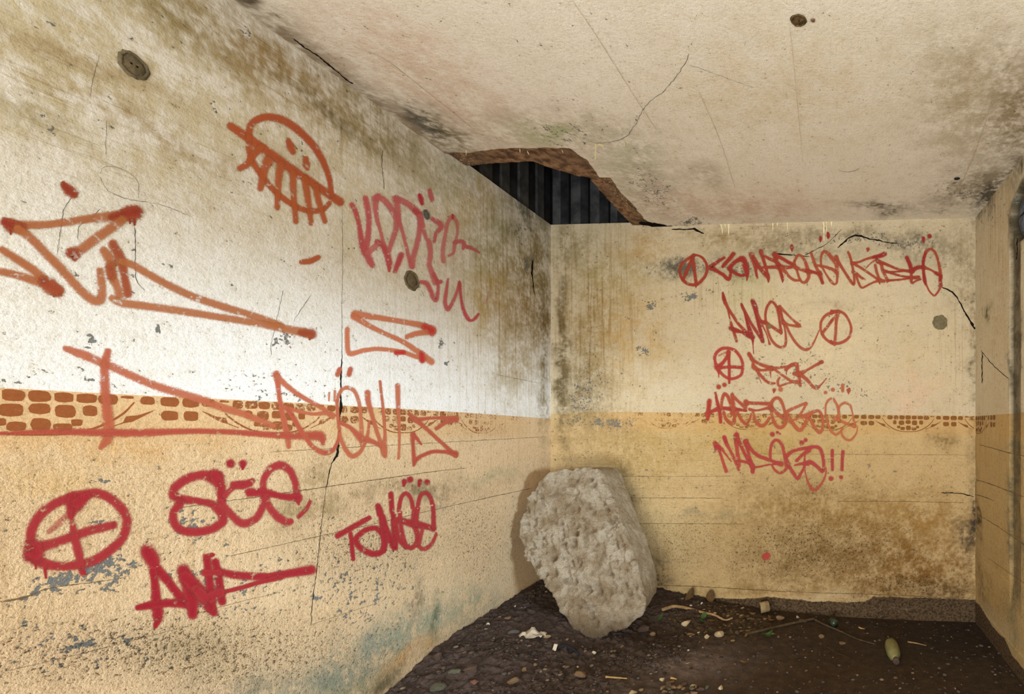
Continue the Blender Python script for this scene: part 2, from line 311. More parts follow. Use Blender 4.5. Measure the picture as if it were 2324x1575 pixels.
GROOVE0, GROOVE1 = RIGHT.px(2292, 900)[0], RIGHT.px(2315, 900)[0]
HOLE_U, HOLE_Z = RIGHT.px(2319, 481)
def groove_tint(U, Z):
    top = HOLE_Z + .1
    g = sstep(GROOVE0 - .012, GROOVE0 + .008, U) * sstep(GROOVE1 + .02, GROOVE1 - .01, U) * sstep(top, top - .1, Z) * sstep(.2, .5, Z) * (.8 + .3 * fbm(U * 6, Z * 6, 81))
    hole = sstep(1.4, 1.0, np.sqrt(((U - HOLE_U) / .14) ** 2 + ((Z - HOLE_Z) / .125) ** 2) + .25 * fbm(U * 14, Z * 14, 82))
    return np.clip(np.maximum(g * np.interp(Z, [.3, 1.2, 1.4, 2.6], [.5, .7, .9, .95]), hole), 0, 1), (78, 70, 52)
def groove(U, Z):
    top = HOLE_Z + .02
    g = sstep(GROOVE0 - .004, GROOVE0 + .004, U) * sstep(GROOVE1 + .006, GROOVE1 - .006, U) * sstep(top, top - .05, Z) * sstep(.25, .5, Z)
    hole = sstep(1.12, .95, np.sqrt(((U - HOLE_U) / .14) ** 2 + ((Z - HOLE_Z) / .125) ** 2))
    return -.018 * g - .09 * hole
wall_right = build_wall('wall_right', RIGHT, 1.55, [], (214, 200, 170), (196, 168, 116),
    [(2214, 944), (2291, 939), (2340, 934)], [(2210, 1362), (2223, 1374), (2257, 1427), (2281, 1449), (2298, 1489), (2324, 1519), (2360, 1530)],
    [('b', 2230, 470, 20, 60, 30, DRK, .6), ('b', 2300, 380, 30, 40, 0, (70, 62, 48), .6), ('b', 2302, 560, 16, 120, 0, (92, 76, 48), .6), ('u', 2270, 640, 20, 300, 0, (196, 170, 130), .4), ('u', 2245, 715, 6, 24, 0, (110, 104, 62), .9),
     ('b', 2304, 900, 11, 330, 0, (112, 104, 80), .75), ('b', 2304, 1200, 11, 260, 0, (118, 108, 84), .7), ('u', 2304, 720, 8, 160, 0, (76, 68, 50), .8),
     ('d', 2235, 1340, 16, 90, -10, (120, 96, 50), .6), ('d', 2270, 1420, 60, 16, 45, (190, 176, 146), .8), ('d', 2270, 1330, 26, 120, 0, (186, 150, 84), .5), ('d', 2300, 1420, 22, 80, 0, (150, 140, 104), .5), ('b', 2218, 1150, 6, 80, 0, (70, 56, 40), .7)],
    dict(peel=[.1, (2250, 480, 30, 60, 0, .5), (2310, 470, 30, 60, 0, .5)], pit=[.2, (2290, 1380, 60, 90, 0, .6)], grain=[.1], run=[.25, (2270, 500, 40, 200, 0, .9)]), extra=groove, tint=groove_tint)

# ------------------------------------------------------------------ ceiling with the broken opening
def cpx(px, py):
    rx, rz = ray(px, py); Y = (CEIL - EYE) / rz; return np.stack([rx * Y, Y], -1)
def poly_sd(P, poly):                                       # > 0 inside
    n = len(poly); d = np.full(len(P), 1e9); ins = np.zeros(len(P), bool)
    for i in range(n):
        a, b = poly[i], poly[(i + 1) % n]; e = b - a; w_ = P - a
        t = np.clip((w_ @ e) / (e @ e), 0, 1); d = np.minimum(d, np.linalg.norm(w_ - t[:, None] * e, axis=1))
        c = ((a[1] <= P[:, 1]) & (b[1] > P[:, 1])) | ((b[1] <= P[:, 1]) & (a[1] > P[:, 1]))
        x = a[0] + (P[:, 1] - a[1]) / (b[1] - a[1] + 1e-12) * e[0]; ins ^= c & (P[:, 0] < x)
    return np.where(ins, d, -d)
OUTER = np.vstack([cpx(*np.array([(1034, 349), (1062, 349), (1115, 341), (1145, 339), (1180, 338), (1240, 337), (1292, 338), (1330, 362), (1345, 385), (1360, 403), (1385, 404), (1408, 438), (1440, 470), (1462, 498), (1480, 508)], float).T), [[-1.05, 3.7], [-2.2, 3.7], [-2.2, 2.55]]])
INNER = np.vstack([cpx(*np.array([(1078, 380), (1105, 377), (1145, 374), (1208, 371), (1240, 383), (1270, 392), (1310, 404), (1337, 407), (1365, 440), (1395, 474), (1415, 495), (1430, 510)], float).T), [[-1.31, 3.8], [-2.3, 3.8], [-2.3, 2.7]]])
xs = np.concatenate([np.arange(-1.94, 1.03, .007), [1.4]]); ys = np.concatenate([[-1.6, -.8, 0, .6, 1.0], np.arange(1.2, 3.56, .007)])
Xc, Yc = np.meshgrid(xs, ys); Xc = Xc.ravel(); Yc = Yc.ravel(); P2 = np.stack([Xc, Yc], 1)
sdo = poly_sd(P2, OUTER) + .012 * fbm(Xc * 14, Yc * 14, 5); sdi = poly_sd(P2, INNER) + .004 * fbm(Xc * 30, Yc * 30, 6)
hc = CEIL + .004 * fbm(Xc * 1.3, Yc * 1.3, 9, 3) + .012 * sstep(-.006, .006, sdo)
for x0, k in ((1300, 1), (1500, -1), (1815, 1), (2010, 1)):                    # faint formwork seams running down the room
    sx_ = cpx(x0, 120)[0] - .02; hc = hc + .0016 * k * sstep(sx_ - .003, sx_ + .003, Xc) * (sdo < -.01)
pcx, pcy = proj(Xc, Yc, CEIL + 0 * Xc)
wx = pcx + 26 * fbm(Xc * 5, Yc * 5, 31); wy = pcy + 26 * fbm(Xc * 5, Yc * 5, 41); tex = .52 + .8 * fbm(Xc * 9, Yc * 9, 51) + .75 * fbm(Xc * 36, Yc * 36, 61, 3, .7)
cc = np.tile(lin((236, 226, 209)), (len(Xc), 1))
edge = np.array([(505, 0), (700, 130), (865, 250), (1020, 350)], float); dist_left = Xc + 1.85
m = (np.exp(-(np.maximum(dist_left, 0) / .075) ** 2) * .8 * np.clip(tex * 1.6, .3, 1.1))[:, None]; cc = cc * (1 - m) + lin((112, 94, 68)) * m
for x, y, rx, ry, rot, c, a in [(1000, 230, 420, 90, 30, (204, 172, 146), .5), (900, 80, 260, 60, 30, (214, 184, 160), .4), (1270, 300, 240, 60, 5, (196, 176, 162), .6), (1240, 300, 130, 36, 0, (176, 180, 140), .7), (1440, 380, 90, 70, 40, (176, 180, 146), .75), (1480, 430, 110, 60, 40, (190, 172, 158), .6),
                                (1000, 290, 110, 26, 30, (116, 106, 78), .8), (950, 270, 70, 14, 35, (70, 64, 48), .7), (1700, 470, 200, 40, 0, (196, 160, 134), .5), (2000, 470, 70, 16, 5, (96, 84, 62), .8), (2190, 430, 100, 30, -20, (104, 90, 66), .7), (2255, 440, 50, 26, -40, (40, 34, 26), 1.3),
                                (2300, 390, 40, 16, -45, (40, 34, 28), .95), (2300, 250, 90, 160, 0, (140, 122, 92), .8), (2180, 220, 120, 200, 0, (176, 160, 128), .6), (570, 8, 40, 16, 30, (40, 38, 30), .95), (1770, 200, 300, 160, 0, (218, 200, 164), .5), (1600, 400, 60, 30, 20, (170, 158, 130), .5), (640, 60, 160, 26, 33, (130, 112, 84), .5)]:  # the large blobs at right paint shade into the ceiling's dimmer side
    m = np.clip(blob(wx, wy, x, y, rx, ry, rot) * a * np.clip(tex * 1.6, .15, 1.4), 0, .96)[:, None]; cc = cc * (1 - m) + lin(c) * m
def cm(b, lst):
    v = np.full(len(Xc), b, float)
    for x, y, rx, ry, rot, a in lst: v = np.maximum(v, blob(wx, wy, x, y, rx, ry, rot) * a)
    return v
flake = np.maximum(blob(pcx, pcy, 1410, 450, 60, 14, 48), blob(pcx, pcy, 1050, 375, 26, 26))
xi, yi = np.meshgrid(range(len(xs) - 1), range(len(ys) - 1)); cen = lambda a: (a.reshape(len(ys), len(xs))[:-1, :-1] + a.reshape(len(ys), len(xs))[1:, 1:]) / 2
keep = cen(sdi) < 0
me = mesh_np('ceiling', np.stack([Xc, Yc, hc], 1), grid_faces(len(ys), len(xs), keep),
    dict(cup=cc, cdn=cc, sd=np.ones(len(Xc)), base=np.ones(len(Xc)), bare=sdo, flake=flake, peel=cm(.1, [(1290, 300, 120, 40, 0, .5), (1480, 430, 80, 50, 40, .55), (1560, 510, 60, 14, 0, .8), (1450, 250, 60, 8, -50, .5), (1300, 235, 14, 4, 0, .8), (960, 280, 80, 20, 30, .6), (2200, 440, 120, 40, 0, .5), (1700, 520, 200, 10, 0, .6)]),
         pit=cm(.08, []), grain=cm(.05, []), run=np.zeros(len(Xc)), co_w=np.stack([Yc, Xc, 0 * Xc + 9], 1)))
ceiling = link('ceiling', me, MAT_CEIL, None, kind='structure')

# ------------------------------------------------------------------ shaft above the opening
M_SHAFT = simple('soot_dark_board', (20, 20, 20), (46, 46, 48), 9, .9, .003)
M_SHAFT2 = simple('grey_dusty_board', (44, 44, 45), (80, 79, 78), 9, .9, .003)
def box_me(name, lo, hi, bev=0.0):
    bm = bmesh.new(); bmesh.ops.create_cube(bm, size=1)
    for v in bm.verts: v.co = Vector([(lo[i] + hi[i]) / 2 + v.co[i] * (hi[i] - lo[i]) for i in range(3)])
    if bev: bmesh.ops.bevel(bm, geom=bm.edges[:], offset=bev, segments=1, affect='EDGES')
    me = bpy.data.meshes.new(name); bm.to_mesh(me); bm.free(); return me
shaft = bpy.data.objects.new('ceiling_shaft', None); C.objects.link(shaft); shaft.location = (-1.5, 3.1, CEIL); shaft['kind'] = 'structure'
def spart(name, lo, hi, mat, bev=0): 
    o = link(name, box_me(name, np.array(lo) - shaft.location, np.array(hi) - shaft.location, bev), mat, shaft, False); return o
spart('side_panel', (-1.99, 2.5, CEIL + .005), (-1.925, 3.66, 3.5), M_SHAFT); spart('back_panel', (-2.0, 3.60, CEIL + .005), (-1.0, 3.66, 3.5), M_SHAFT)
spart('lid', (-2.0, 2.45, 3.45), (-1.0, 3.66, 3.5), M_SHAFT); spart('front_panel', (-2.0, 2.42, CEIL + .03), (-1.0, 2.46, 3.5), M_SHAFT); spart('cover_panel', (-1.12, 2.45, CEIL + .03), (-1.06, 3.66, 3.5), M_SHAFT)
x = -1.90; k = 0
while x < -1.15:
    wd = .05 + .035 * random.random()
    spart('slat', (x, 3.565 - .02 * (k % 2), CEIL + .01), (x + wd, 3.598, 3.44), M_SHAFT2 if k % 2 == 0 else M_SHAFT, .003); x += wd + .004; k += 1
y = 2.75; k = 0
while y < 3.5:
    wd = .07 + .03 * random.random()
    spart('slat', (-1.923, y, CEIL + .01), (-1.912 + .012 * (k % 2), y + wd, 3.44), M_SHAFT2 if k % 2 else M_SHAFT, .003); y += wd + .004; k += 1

# ------------------------------------------------------------------ floor: trodden earth with a heap along the wall
def ground(X, Y, fine=True):
    X = np.asarray(X, float); Y = np.asarray(Y, float)
    d = np.maximum(X + 1.87, 0); s = .72 + .42 * sstep(2.6, 3.3, Y)
    g = np.interp(Y, [0, 1.5, 2.0, 2.24, 2.45, 2.8, 3.1, 3.5], [.1, .3, .48, .62, .86, .9, .92, 1.0])
    h = .262 * np.exp(-(d / s) ** 2) * g + .022 * np.exp(-(((X + .78) / .22) ** 2 + ((Y - 2.72) / .2) ** 2)) - .035 * np.exp(-(((X + 1.02) / .2) ** 2 + ((Y - 3.0) / .14) ** 2))
    rough = sstep(.1, .02, np.abs(h - .1)) * .3 + sstep(.01, .1, h)
    h = h + (.012 * fbm(X * 4, Y * 4, 71, 3)) * (.25 + rough)
    if fine: h = h + (.016 * fbm(X * 26, Y * 26, 72, 4, .62) + .0045 * fbm(X * 80, Y * 80, 73, 2)) * (.18 + rough)
    return h
def gpx(px, py):                                           # where a line of sight meets the earth
    rx, rz = ray(px, py); t = np.linspace(1.8, 3.6, 1500)
    zz = EYE + rz * t - ground(rx * t, t, False); i = int(np.argmax(zz < 0)); return float(rx * t[i]), float(t[i])
xs = np.concatenate([np.arange(-1.93, 1.0, .0052), [1.3]]); ys = np.concatenate([[-1.6, 0, .8, 1.4], np.arange(1.8, 3.56, .0052)])
Xf, Yf = np.meshgrid(xs, ys); Xf = Xf.ravel(); Yf = Yf.ravel(); hf = ground(Xf, Yf)
pfx, pfy = proj(Xf, Yf, hf); wx = pfx + 20 * fbm(Xf * 6, Yf * 6, 31); wy = pfy + 20 * fbm(Xf * 6, Yf * 6, 41)
fc = np.tile(lin((90, 70, 46)), (len(Xf), 1)); heap = sstep(.03, .14, hf)[:, None]; fc = fc * (1 - heap) + lin((112, 95, 87)) * heap
for x, y, rx, ry, c, a in [(1570, 1510, 150, 50, (158, 138, 126), .9), (1380, 1560, 160, 30, (128, 110, 98), .6), (1650, 1400, 130, 40, (104, 80, 46), .6), (2200, 1450, 200, 60, (58, 47, 38), .7), (1900, 1540, 260, 40, (98, 74, 44), .5), (1500, 1470, 90, 24, (62, 46, 28), .6), (1240, 1350, 40, 40, (80, 62, 40), .6)]:
    m = np.clip(blob(wx, wy, x, y, rx, ry) * a, 0, 1)[:, None]; fc = fc * (1 - m) + lin(c) * m
wet = np.maximum(blob(wx, wy, 1580, 1500, 120, 40), .5 * blob(wx, wy, 1320, 1480, 200, 60))
def soil_material():
    t = NT('trodden_earth'); o = t.attr('co_w', 'Vector'); n = t.noise(o, 18, 6, .65); n2 = t.noise(o, 130, 5, .7); n3 = t.noise(o, 420, 2, .6)
    c = t.mix(t.ramp(n, .3, .7), t.mix(1, t.attr('cup', 'Color'), (.62, .6, .58), 'MULTIPLY'), t.attr('cup', 'Color'))
    c = t.mix(t.ramp(n2, .5, .72, 0, .75), c, t.mix(1, c, (.42, .40, .38), 'MULTIPLY')); c = t.mix(t.ramp(n3, .62, .74, 0, .6), c, L(150, 132, 116)); c = t.mix(t.ramp(n, .52, .7, 0, .45), c, t.mix(1, c, (1.5, 1.45, 1.4), 'MULTIPLY'))
    r = t.m_('SUBTRACT', .95, t.m_('MULTIPLY', t.attr('wet'), t.ramp(n2, .35, .6, 0, .5)))
    return t.done(t.bsdf(c, r, t.bump(t.m_('ADD', n2, t.m_('MULTIPLY', n3, .6)), .018, 1.0), .3))
floor = link('floor', mesh_np('floor', np.stack([Xf, Yf, hf], 1), grid_faces(len(ys), len(xs)), dict(cup=fc, wet=wet, co_w=np.stack([Xf, Yf, hf], 1))), soil_material(), None, kind='structure')

# ------------------------------------------------------------------ the rest of the room behind the camera and the window that lights it
M_PLAIN = simple('plain_cream_paint', (200, 184, 150), (214, 200, 168), 6, .85, .004)
WT = .26
def rwall(lo, hi): return link('wall_section', box_me('wall_section', lo, hi), M_PLAIN, wall_right, False)
X0 = .985
rwall((X0, WIN_Y0, 0), (X0 + WT, WIN_Y1, WIN_Z0)); rwall((X0, WIN_Y0, WIN_Z1), (X0 + WT, WIN_Y1, CEIL)); rwall((X0, -1.6, 0), (X0 + WT, WIN_Y0, CEIL)); rwall((X0 + .12, WIN_Y1, 0), (X0 + WT, 3.5, CEIL))
ext = link('ground', mesh_np('ground', [(-12, -14, -.02), (14, -14, -.02), (14, 14, -.02), (-12, 14, -.02)], [(0, 1, 2, 3)]), simple('outdoor_earth', (96, 84, 62), (120, 106, 80), 2, .95), None, kind='structure')

# ------------------------------------------------------------------ paint strokes lying on the walls
CROPS = dict(A=(0, 0, 2.905), B=(0, 400, 2.905), C=(0, 760, 2.905), D=(0, 1035, 2.905), E=(500, 230, 2.905), F=(550, 680, 2.905), G=(700, 1035, 2.905), I=(1400, 480, 2.905), J=(1524, 400, 2.905), K=(1524, 760, 2.905), L=(1524, 1035, 2.905), X=(0, 0, 1),
             T1=(1520, 530, 7.2625), T2=(1830, 510, 7.2625), T3=(1620, 650, 7.2625), T4=(1600, 770, 7.2625), T5=(1590, 840, 6.281), T6=(1600, 930, 6.835), T7=(780, 420, 4.921), T8=(600, 830, 5.052), H=(900, 250, 2.905), M=(800, 0, 2.905), N=(1524, 0, 2.905))
def catmull(P, step):
    if len(P) == 1: P = np.vstack([P, P + np.eye(P.shape[1])[0] * .3])
    Q = np.vstack([2 * P[0] - P[1], P, 2 * P[-1] - P[-2]]); out = []
    for i in range(1, len(Q) - 2):
        a, b, c, d = Q[i - 1], Q[i], Q[i + 1], Q[i + 2]; n = max(2, int(np.linalg.norm((c - b)[:2]) / step))
        t = np.linspace(0, 1, n, endpoint=False)[:, None]; m1, m2 = .42 * (c - a), .42 * (d - b)
        out.append((2 * t ** 3 - 3 * t ** 2 + 1) * b + (t ** 3 - 2 * t ** 2 + t) * m1 + (3 * t ** 2 - 2 * t ** 3) * c + (t ** 3 - t ** 2) * m2)
    out.append(P[-1:]); return np.vstack(out)
NCOL = 9
def surf(wl, px, py, lift):
    if wl == 'ceil':
        p = cpx(px, py); return np.stack([p[..., 0], p[..., 1], CEIL + .004 * fbm(p[..., 0] * 1.3, p[..., 1] * 1.3, 9, 3) - .002 - lift], -1), np.stack([p[..., 1], p[..., 0], 0 * px + 9], -1)
    u, z = wl.px(px, py); return wl.pos(u, z, REL[id(wl)](u, z) + .0009 + lift), np.stack([u, z, 0 * u + wl.n[0] * 5], -1)
def stroke_geo(wl, P, lift, step=3.5, widen=1.0):
    S = catmull(np.array(P, float), step); xy = S[:, :2]; w_ = S[:, 2] / 2 * widen
    tg = np.gradient(xy, axis=0); tg /= np.linalg.norm(tg, axis=1)[:, None] + 1e-9; nr = np.stack([-tg[:, 1], tg[:, 0]], 1)
    rows = []
    for s, e, dr in ((np.array([1, .85, .65, .4, .2]), 0, -1), (None, None, 0), (np.array([.2, .4, .65, .85, 1]), -1, 1)):
        if dr == 0:
            for i in range(len(xy)): rows.append((xy[i], nr[i], w_[i], 0))
        else:
            for q in s: rows.append((xy[e] + tg[e] * dr * q * w_[e], nr[e], w_[e], q))
    off = np.linspace(-1, 1, NCOL)
    B = np.array([r[0] for r in rows]); N = np.array([r[1] for r in rows]); Wd = np.array([r[2] for r in rows]); A = np.array([r[3] for r in rows])
    G = B[:, None, :] + N[:, None, :] * (off[None, :, None] * Wd[:, None, None])
    r_ = np.sqrt(off[None, :] ** 2 + A[:, None] ** 2)
    V, co = surf(wl, G[..., 0], G[..., 1], lift)
    return V.reshape(-1, 3), co.reshape(-1, 3), r_.ravel(), grid_faces(len(rows), NCOL)
def paint(wall_obj, wl, name, label, thin, thick, text, op=1.0, mat=None, soft=.5, widen=1.95, hard=None):
    Vs, Cs, Ds, Fs, Th, Tk, Op, So = [], [], [], [], [], [], [], []; n = 0; q = 0
    for ln in text.strip().splitlines():
        head, body = ln.split(':'); hd = head.split(); ox, oy, s = CROPS[hd[0]]; load = float(hd[1]) if len(hd) > 1 else .6; o2 = float(hd[2]) if len(hd) > 2 else 1.0
        for st in body.split('|'):
            P = []; wv = 10
            for tk in st.split(';'):
                v = [float(a) for a in tk.split()]
                if not v: continue
                if len(v) > 2: wv = v[2]
                P.append((ox + v[0] / s, oy + v[1] / s, wv / s))
            V, co, r_, F = stroke_geo(wl, P, q * .00006, widen=widen); q += 1
            d = np.clip(np.exp(-(r_ / .6) ** 2.4) - .02, 0, 1)
            Vs.append(V); Cs.append(co); Ds.append(d); Fs.append(F + n); n += len(V)
            tk_ = lin(thin) * (1 - load) + lin(thick) * load; tn = lin(thin) * (1 - load * .55) + lin(thick) * load * .55
            Th.append(np.tile(tn, (len(V), 1))); Tk.append(np.tile(tk_, (len(V), 1))); Op.append(np.full(len(V), op * o2 * (.72 + .28 * load))); So.append(np.full(len(V), soft))
    V = np.vstack(Vs); piv = V.mean(0); me = mesh_np(name, V - piv, np.vstack(Fs), dict(dens=np.concatenate(Ds), thin=np.vstack(Th), thick=np.vstack(Tk), op=np.concatenate(Op), soft=np.concatenate(So), co_w=np.vstack(Cs)))
    o = link(name, me, mat or MAT_SPRAY, wall_obj, True, label=label); o.location = piv; return o
ORG, ORD = (190, 120, 68), (140, 42, 34)
# ------------------------------------------------------------------ graffiti
WL, BK = (wall_left, LEFT), (wall_back, BACK)
paint(*WL, 'graffiti_dot', 'single soft red paint dot above the orange arrow', ORG, ORD, "B .9: 410 50 34; 440 85 60; 480 115 56", soft=.8)
paint(*WL, 'graffiti_tag', 'orange zigzag arrow with dark red blots at its ends', ORG, ORD, """B .3: 40 300 50; 100 320 50; 280 320 44; 450 300 44; 620 275 50; 760 262 60; 880 235 60
B .95: 25 300 50; 70 325 80; 140 340 60|730 268 40; 790 262 66; 850 240 84; 895 238 80
B .3: 800 290 55; 700 360 56; 600 430 56; 520 490 56; 475 495 50
B .85: 460 505 60; 495 515 70; 490 545 30
B .3: 110 345 50; 200 410 50; 290 500 48; 400 610 50; 480 700 50; 560 780 50; 620 820 52; 665 812 50; 668 720 48; 655 620 40
B .95: 65 350 16; 65 380 12|850 280 16; 852 308 12|880 280 18; 882 320 12""")
paint(*WL, 'graffiti_arrow', 'orange arrowhead running off the edge of the picture with a red tip', ORG, ORD, """B .35: -20 622 40; 120 655 44; 230 690 48; 300 710 50; 380 760 60|10 485 40; 130 560 46; 230 630 50; 290 690 60; 380 755 60
B .8: 280 690 60; 330 725 90; 390 760 60|350 770 24; 352 790 14""")
paint(*WL, 'graffiti_arrow', 'long thin orange arrow pointing at the corner with scribbled tail', ORG, ORD, """B .3: 680 490 46; 710 530 56; 740 580 50|725 590 60; 735 650 60; 765 720 46; 785 785 46
B .7: 738 445 50; 770 500 58; 800 570 60; 815 650 46; 840 775 50|720 600 50; 735 660 50
B .25: 790 560 40; 870 585 42; 1000 660 42; 1150 740 42; 1300 805 42; 1500 870 42; 1700 930 40; 1850 985 40|735 805 40; 800 835 46; 950 855 44; 1200 890 42; 1450 930 40; 1700 970 40; 1900 1010 46; 2010 1030 50
B .8: 1980 1030 36; 2050 1040 60|2045 1060 26; 2040 1075 12""")
paint(*WL, 'graffiti_face', 'orange round grinning face with long teeth', (196, 110, 58), (168, 62, 40), """A .6: 1520 830 44; 1620 900 48; 1750 990 50; 1900 1100 48; 2050 1200 46; 2180 1290 46; 2240 1330 50
A .6: 1640 890 40; 1650 830 42; 1690 790 42; 1770 770 42; 1880 800 44; 1990 880 44; 2080 980 42; 2140 1090 36; 2175 1200 32; 2185 1290 28
A .5: 1640 900 36; 1640 980 36; 1660 1060 36; 1720 1150 36; 1790 1240 34; 1870 1310 34; 1950 1360 34; 2040 1390 34; 2120 1385 32; 2170 1340 28
A .5: 1720 970 45; 1670 1020 45; 1630 1080 40; 1580 1110 34
A .4: 1765 1060 60; 1740 1120 48; 1715 1240 38|1850 1090 50; 1835 1180 42; 1825 1370 32|1930 1140 44; 1932 1260 36; 1948 1460 32|2010 1180 44; 2025 1290 38; 2050 1470 30|2080 1230 42; 2100 1330 36; 2140 1460 28
A .6: 1900 930 34; 1915 970 46; 1930 1000 34|2015 1050 36; 2018 1085 46; 2025 1112 24""")
paint(*WL, 'graffiti_dash', 'short orange paint dash below the grinning face', (196, 110, 58), (168, 62, 40), "B .5: 1985 565 28; 2040 560 34; 2095 535 30", soft=.6)
paint(*WL, 'graffiti_tag', 'faded pink lettering under the ceiling hole with a wavy line below', (222, 130, 130), (192, 44, 62), """T7 .7: 90 220 50; 130 300 50; 170 450 45; 195 620 60; 230 750 66
T7 .6: 240 150 60; 265 250 62; 280 400 55; 265 600 60; 240 720 70; 290 850 70; 320 900 50
T7 .3: 260 760 60; 330 700 55; 385 650 50
T7 .8: 370 630 50; 440 680 60; 490 800 65; 505 880 60; 505 960 26
T7 .4: 380 130 60; 350 220 60; 370 380 45; 405 500 34; 430 600 34; 450 660 30|340 150 60; 390 125 60; 470 190 60; 540 280 60; 590 390 60; 580 500 55; 540 620 50; 505 730 44
T7 .4: 580 150 60; 600 270 60; 620 400 44; 660 540 36; 700 700 36; 735 850 40; 760 910 50|575 145 60; 680 190 60; 800 280 64; 850 340 60; 850 480 55; 820 640 50; 770 820 55; 760 900 60
T7 .8: 790 285 50; 835 320 64
T7 .35: 840 350 60; 860 400 60; 910 570 36; 950 640 50; 965 760 50; 950 880 50; 985 990 56; 1020 1090 60
T7 .8: 640 780 60; 600 880 55; 565 970 36
T7 .5: 990 380 40; 1060 420 56; 1090 470 50; 1030 540 36; 1010 630 30
T7 .2: 1110 850 45; 1105 720 40; 1130 560 36; 1160 420 36; 1210 350 40; 1260 420 30; 1265 540 26; 1235 680 34; 1220 760 30; 1170 790 22
T7 .5: 1235 640 36; 1300 625 40; 1340 650 45; 1330 710 30|1370 690 40; 1430 705 36; 1510 755 20
T7 1: 845 115 44; 860 160 52; 870 205 40|1213 335 24; 1213 370 22
T7 .5: 955 60 40; 970 120 50; 985 170 40
T7 .6: 860 1080 35; 920 1100 50; 960 1170 45; 990 1250 45; 1025 1290 40; 1045 1200 34; 1040 1080 36; 1000 1000 40|1045 1085 36; 1080 1080 40
T7 .6: 1160 1050 22; 1140 1180 34; 1125 1300 40; 1155 1390 42; 1210 1310 34; 1260 1180 28; 1285 1080 24
T7 .8: 1290 1100 34; 1305 1260 28; 1330 1390 34; 1380 1490 40; 1420 1515 26; 1470 1480 34; 1500 1440 24
T7 .1 .5: 1580 1320 14; 1620 1180 12""", soft=1.0, op=.9)
paint(*WL, 'graffiti_tag', 'orange letter Z with red ends between the long arrow and the corner', (212, 132, 84), (186, 40, 44), """F .25: 740 95 44; 900 120 32; 1050 145 30; 1180 170 36; 1240 205 40
F .95: 1200 180 40; 1245 205 60
F .3: 1210 215 32; 1140 225 32; 1085 245 30|730 110 36; 830 170 30; 930 220 26; 1060 280 28; 1180 360 36; 1245 410 38|690 195 28; 690 270 28; 705 355 30; 800 335 26; 900 325 24; 1050 345 26; 1140 375 26; 1200 385 30
F 1: 1180 355 30; 1185 400 36|1010 350 26; 1060 348 26""")
paint(*WL, 'graffiti_tag', 'large flat red arrow letter crossing the brown stencilled border', (198, 118, 78), (156, 44, 46), """C .35: 430 90 32; 520 120 48; 640 170 46; 750 215 44; 900 285 44; 1050 345 44; 1200 390 44; 1330 430 46; 1480 485 40; 1600 520 40; 1700 560 36; 1800 600 34
C .5: 710 110 40; 690 200 50; 690 330 54; 700 450 58; 710 580 64; 705 680 60; 660 745 26
C .75: 0 650 20; 300 640 30; 500 640 38; 700 645 42; 950 645 42; 1250 635 32; 1500 640 30; 1800 660 36; 2000 665 46; 2110 668 54; 2125 715 24""", soft=.8)
paint(*WL, 'graffiti_tag', 'red lettering over the vertical crack on the stencilled border', (204, 126, 84), (162, 46, 48), """T8 .6: 135 100 76; 150 180 60; 165 330 45; 190 480 52; 225 650 62; 260 800 62; 275 930 44
T8 .45: 150 130 60; 230 210 55; 330 290 50; 450 370 46; 560 430 44; 680 500 44; 780 570 60|780 590 40; 700 545 40; 560 555 34; 420 530 34; 300 500 40; 240 480 50
T8 .7: 260 490 45; 330 600 52; 400 720 50; 460 810 45; 540 920 45; 620 980 52; 700 1000 52; 780 970 40; 840 850 30; 860 720 30
T8 .35: 830 420 34; 850 340 36; 890 270 38; 950 250 42; 1020 280 40; 1065 360 38; 1095 480 38; 1105 620 38; 1110 760 44; 1102 920 20
T8 .5: 830 400 34; 835 540 34; 850 700 34; 870 830 38; 910 930 42; 960 1010 48; 1010 1040 48; 1080 1000 42; 1130 930 34; 1180 800 32; 1200 640 26
T8 .65: 860 650 36; 980 710 42; 1060 790 60; 1110 840 74; 1180 850 60; 1280 890 42; 1350 930 50
T8 .5: 1180 310 58; 1190 420 56; 1230 560 44; 1270 700 42; 1320 850 42; 1360 960 60; 1380 1040 36|1322 180 28; 1335 300 28; 1355 450 30; 1370 620 32; 1380 780 32; 1375 900 50; 1370 1000 66
T8 .4: 1525 230 52; 1530 400 48; 1535 560 40; 1545 740 30; 1545 900 26; 1535 1060 28
T8 .6: 860 40 46; 835 100 50|985 40 50; 968 100 50
T8 .3: 805 290 26; 800 400 20|740 310 20; 735 400 18
T8 .7: 1660 560 30; 1720 610 64; 1760 620 45; 1900 600 30; 2060 600 36; 2200 605 58|2200 630 40; 2080 650 38; 1970 720 40|1730 620 50; 1820 690 42; 1950 810 38; 2080 930 38; 2190 1030 50
T8 .8: 2190 1010 60; 2080 990 38; 1930 985 36; 1810 1030 38; 1730 1080 48; 1710 1140 30|1700 790 54; 1700 900 36; 1710 1050 40; 1715 1110 40|1700 780 40; 1750 840 34; 1795 900 22""")
CR1, CR2 = (182, 70, 66), (146, 26, 38)
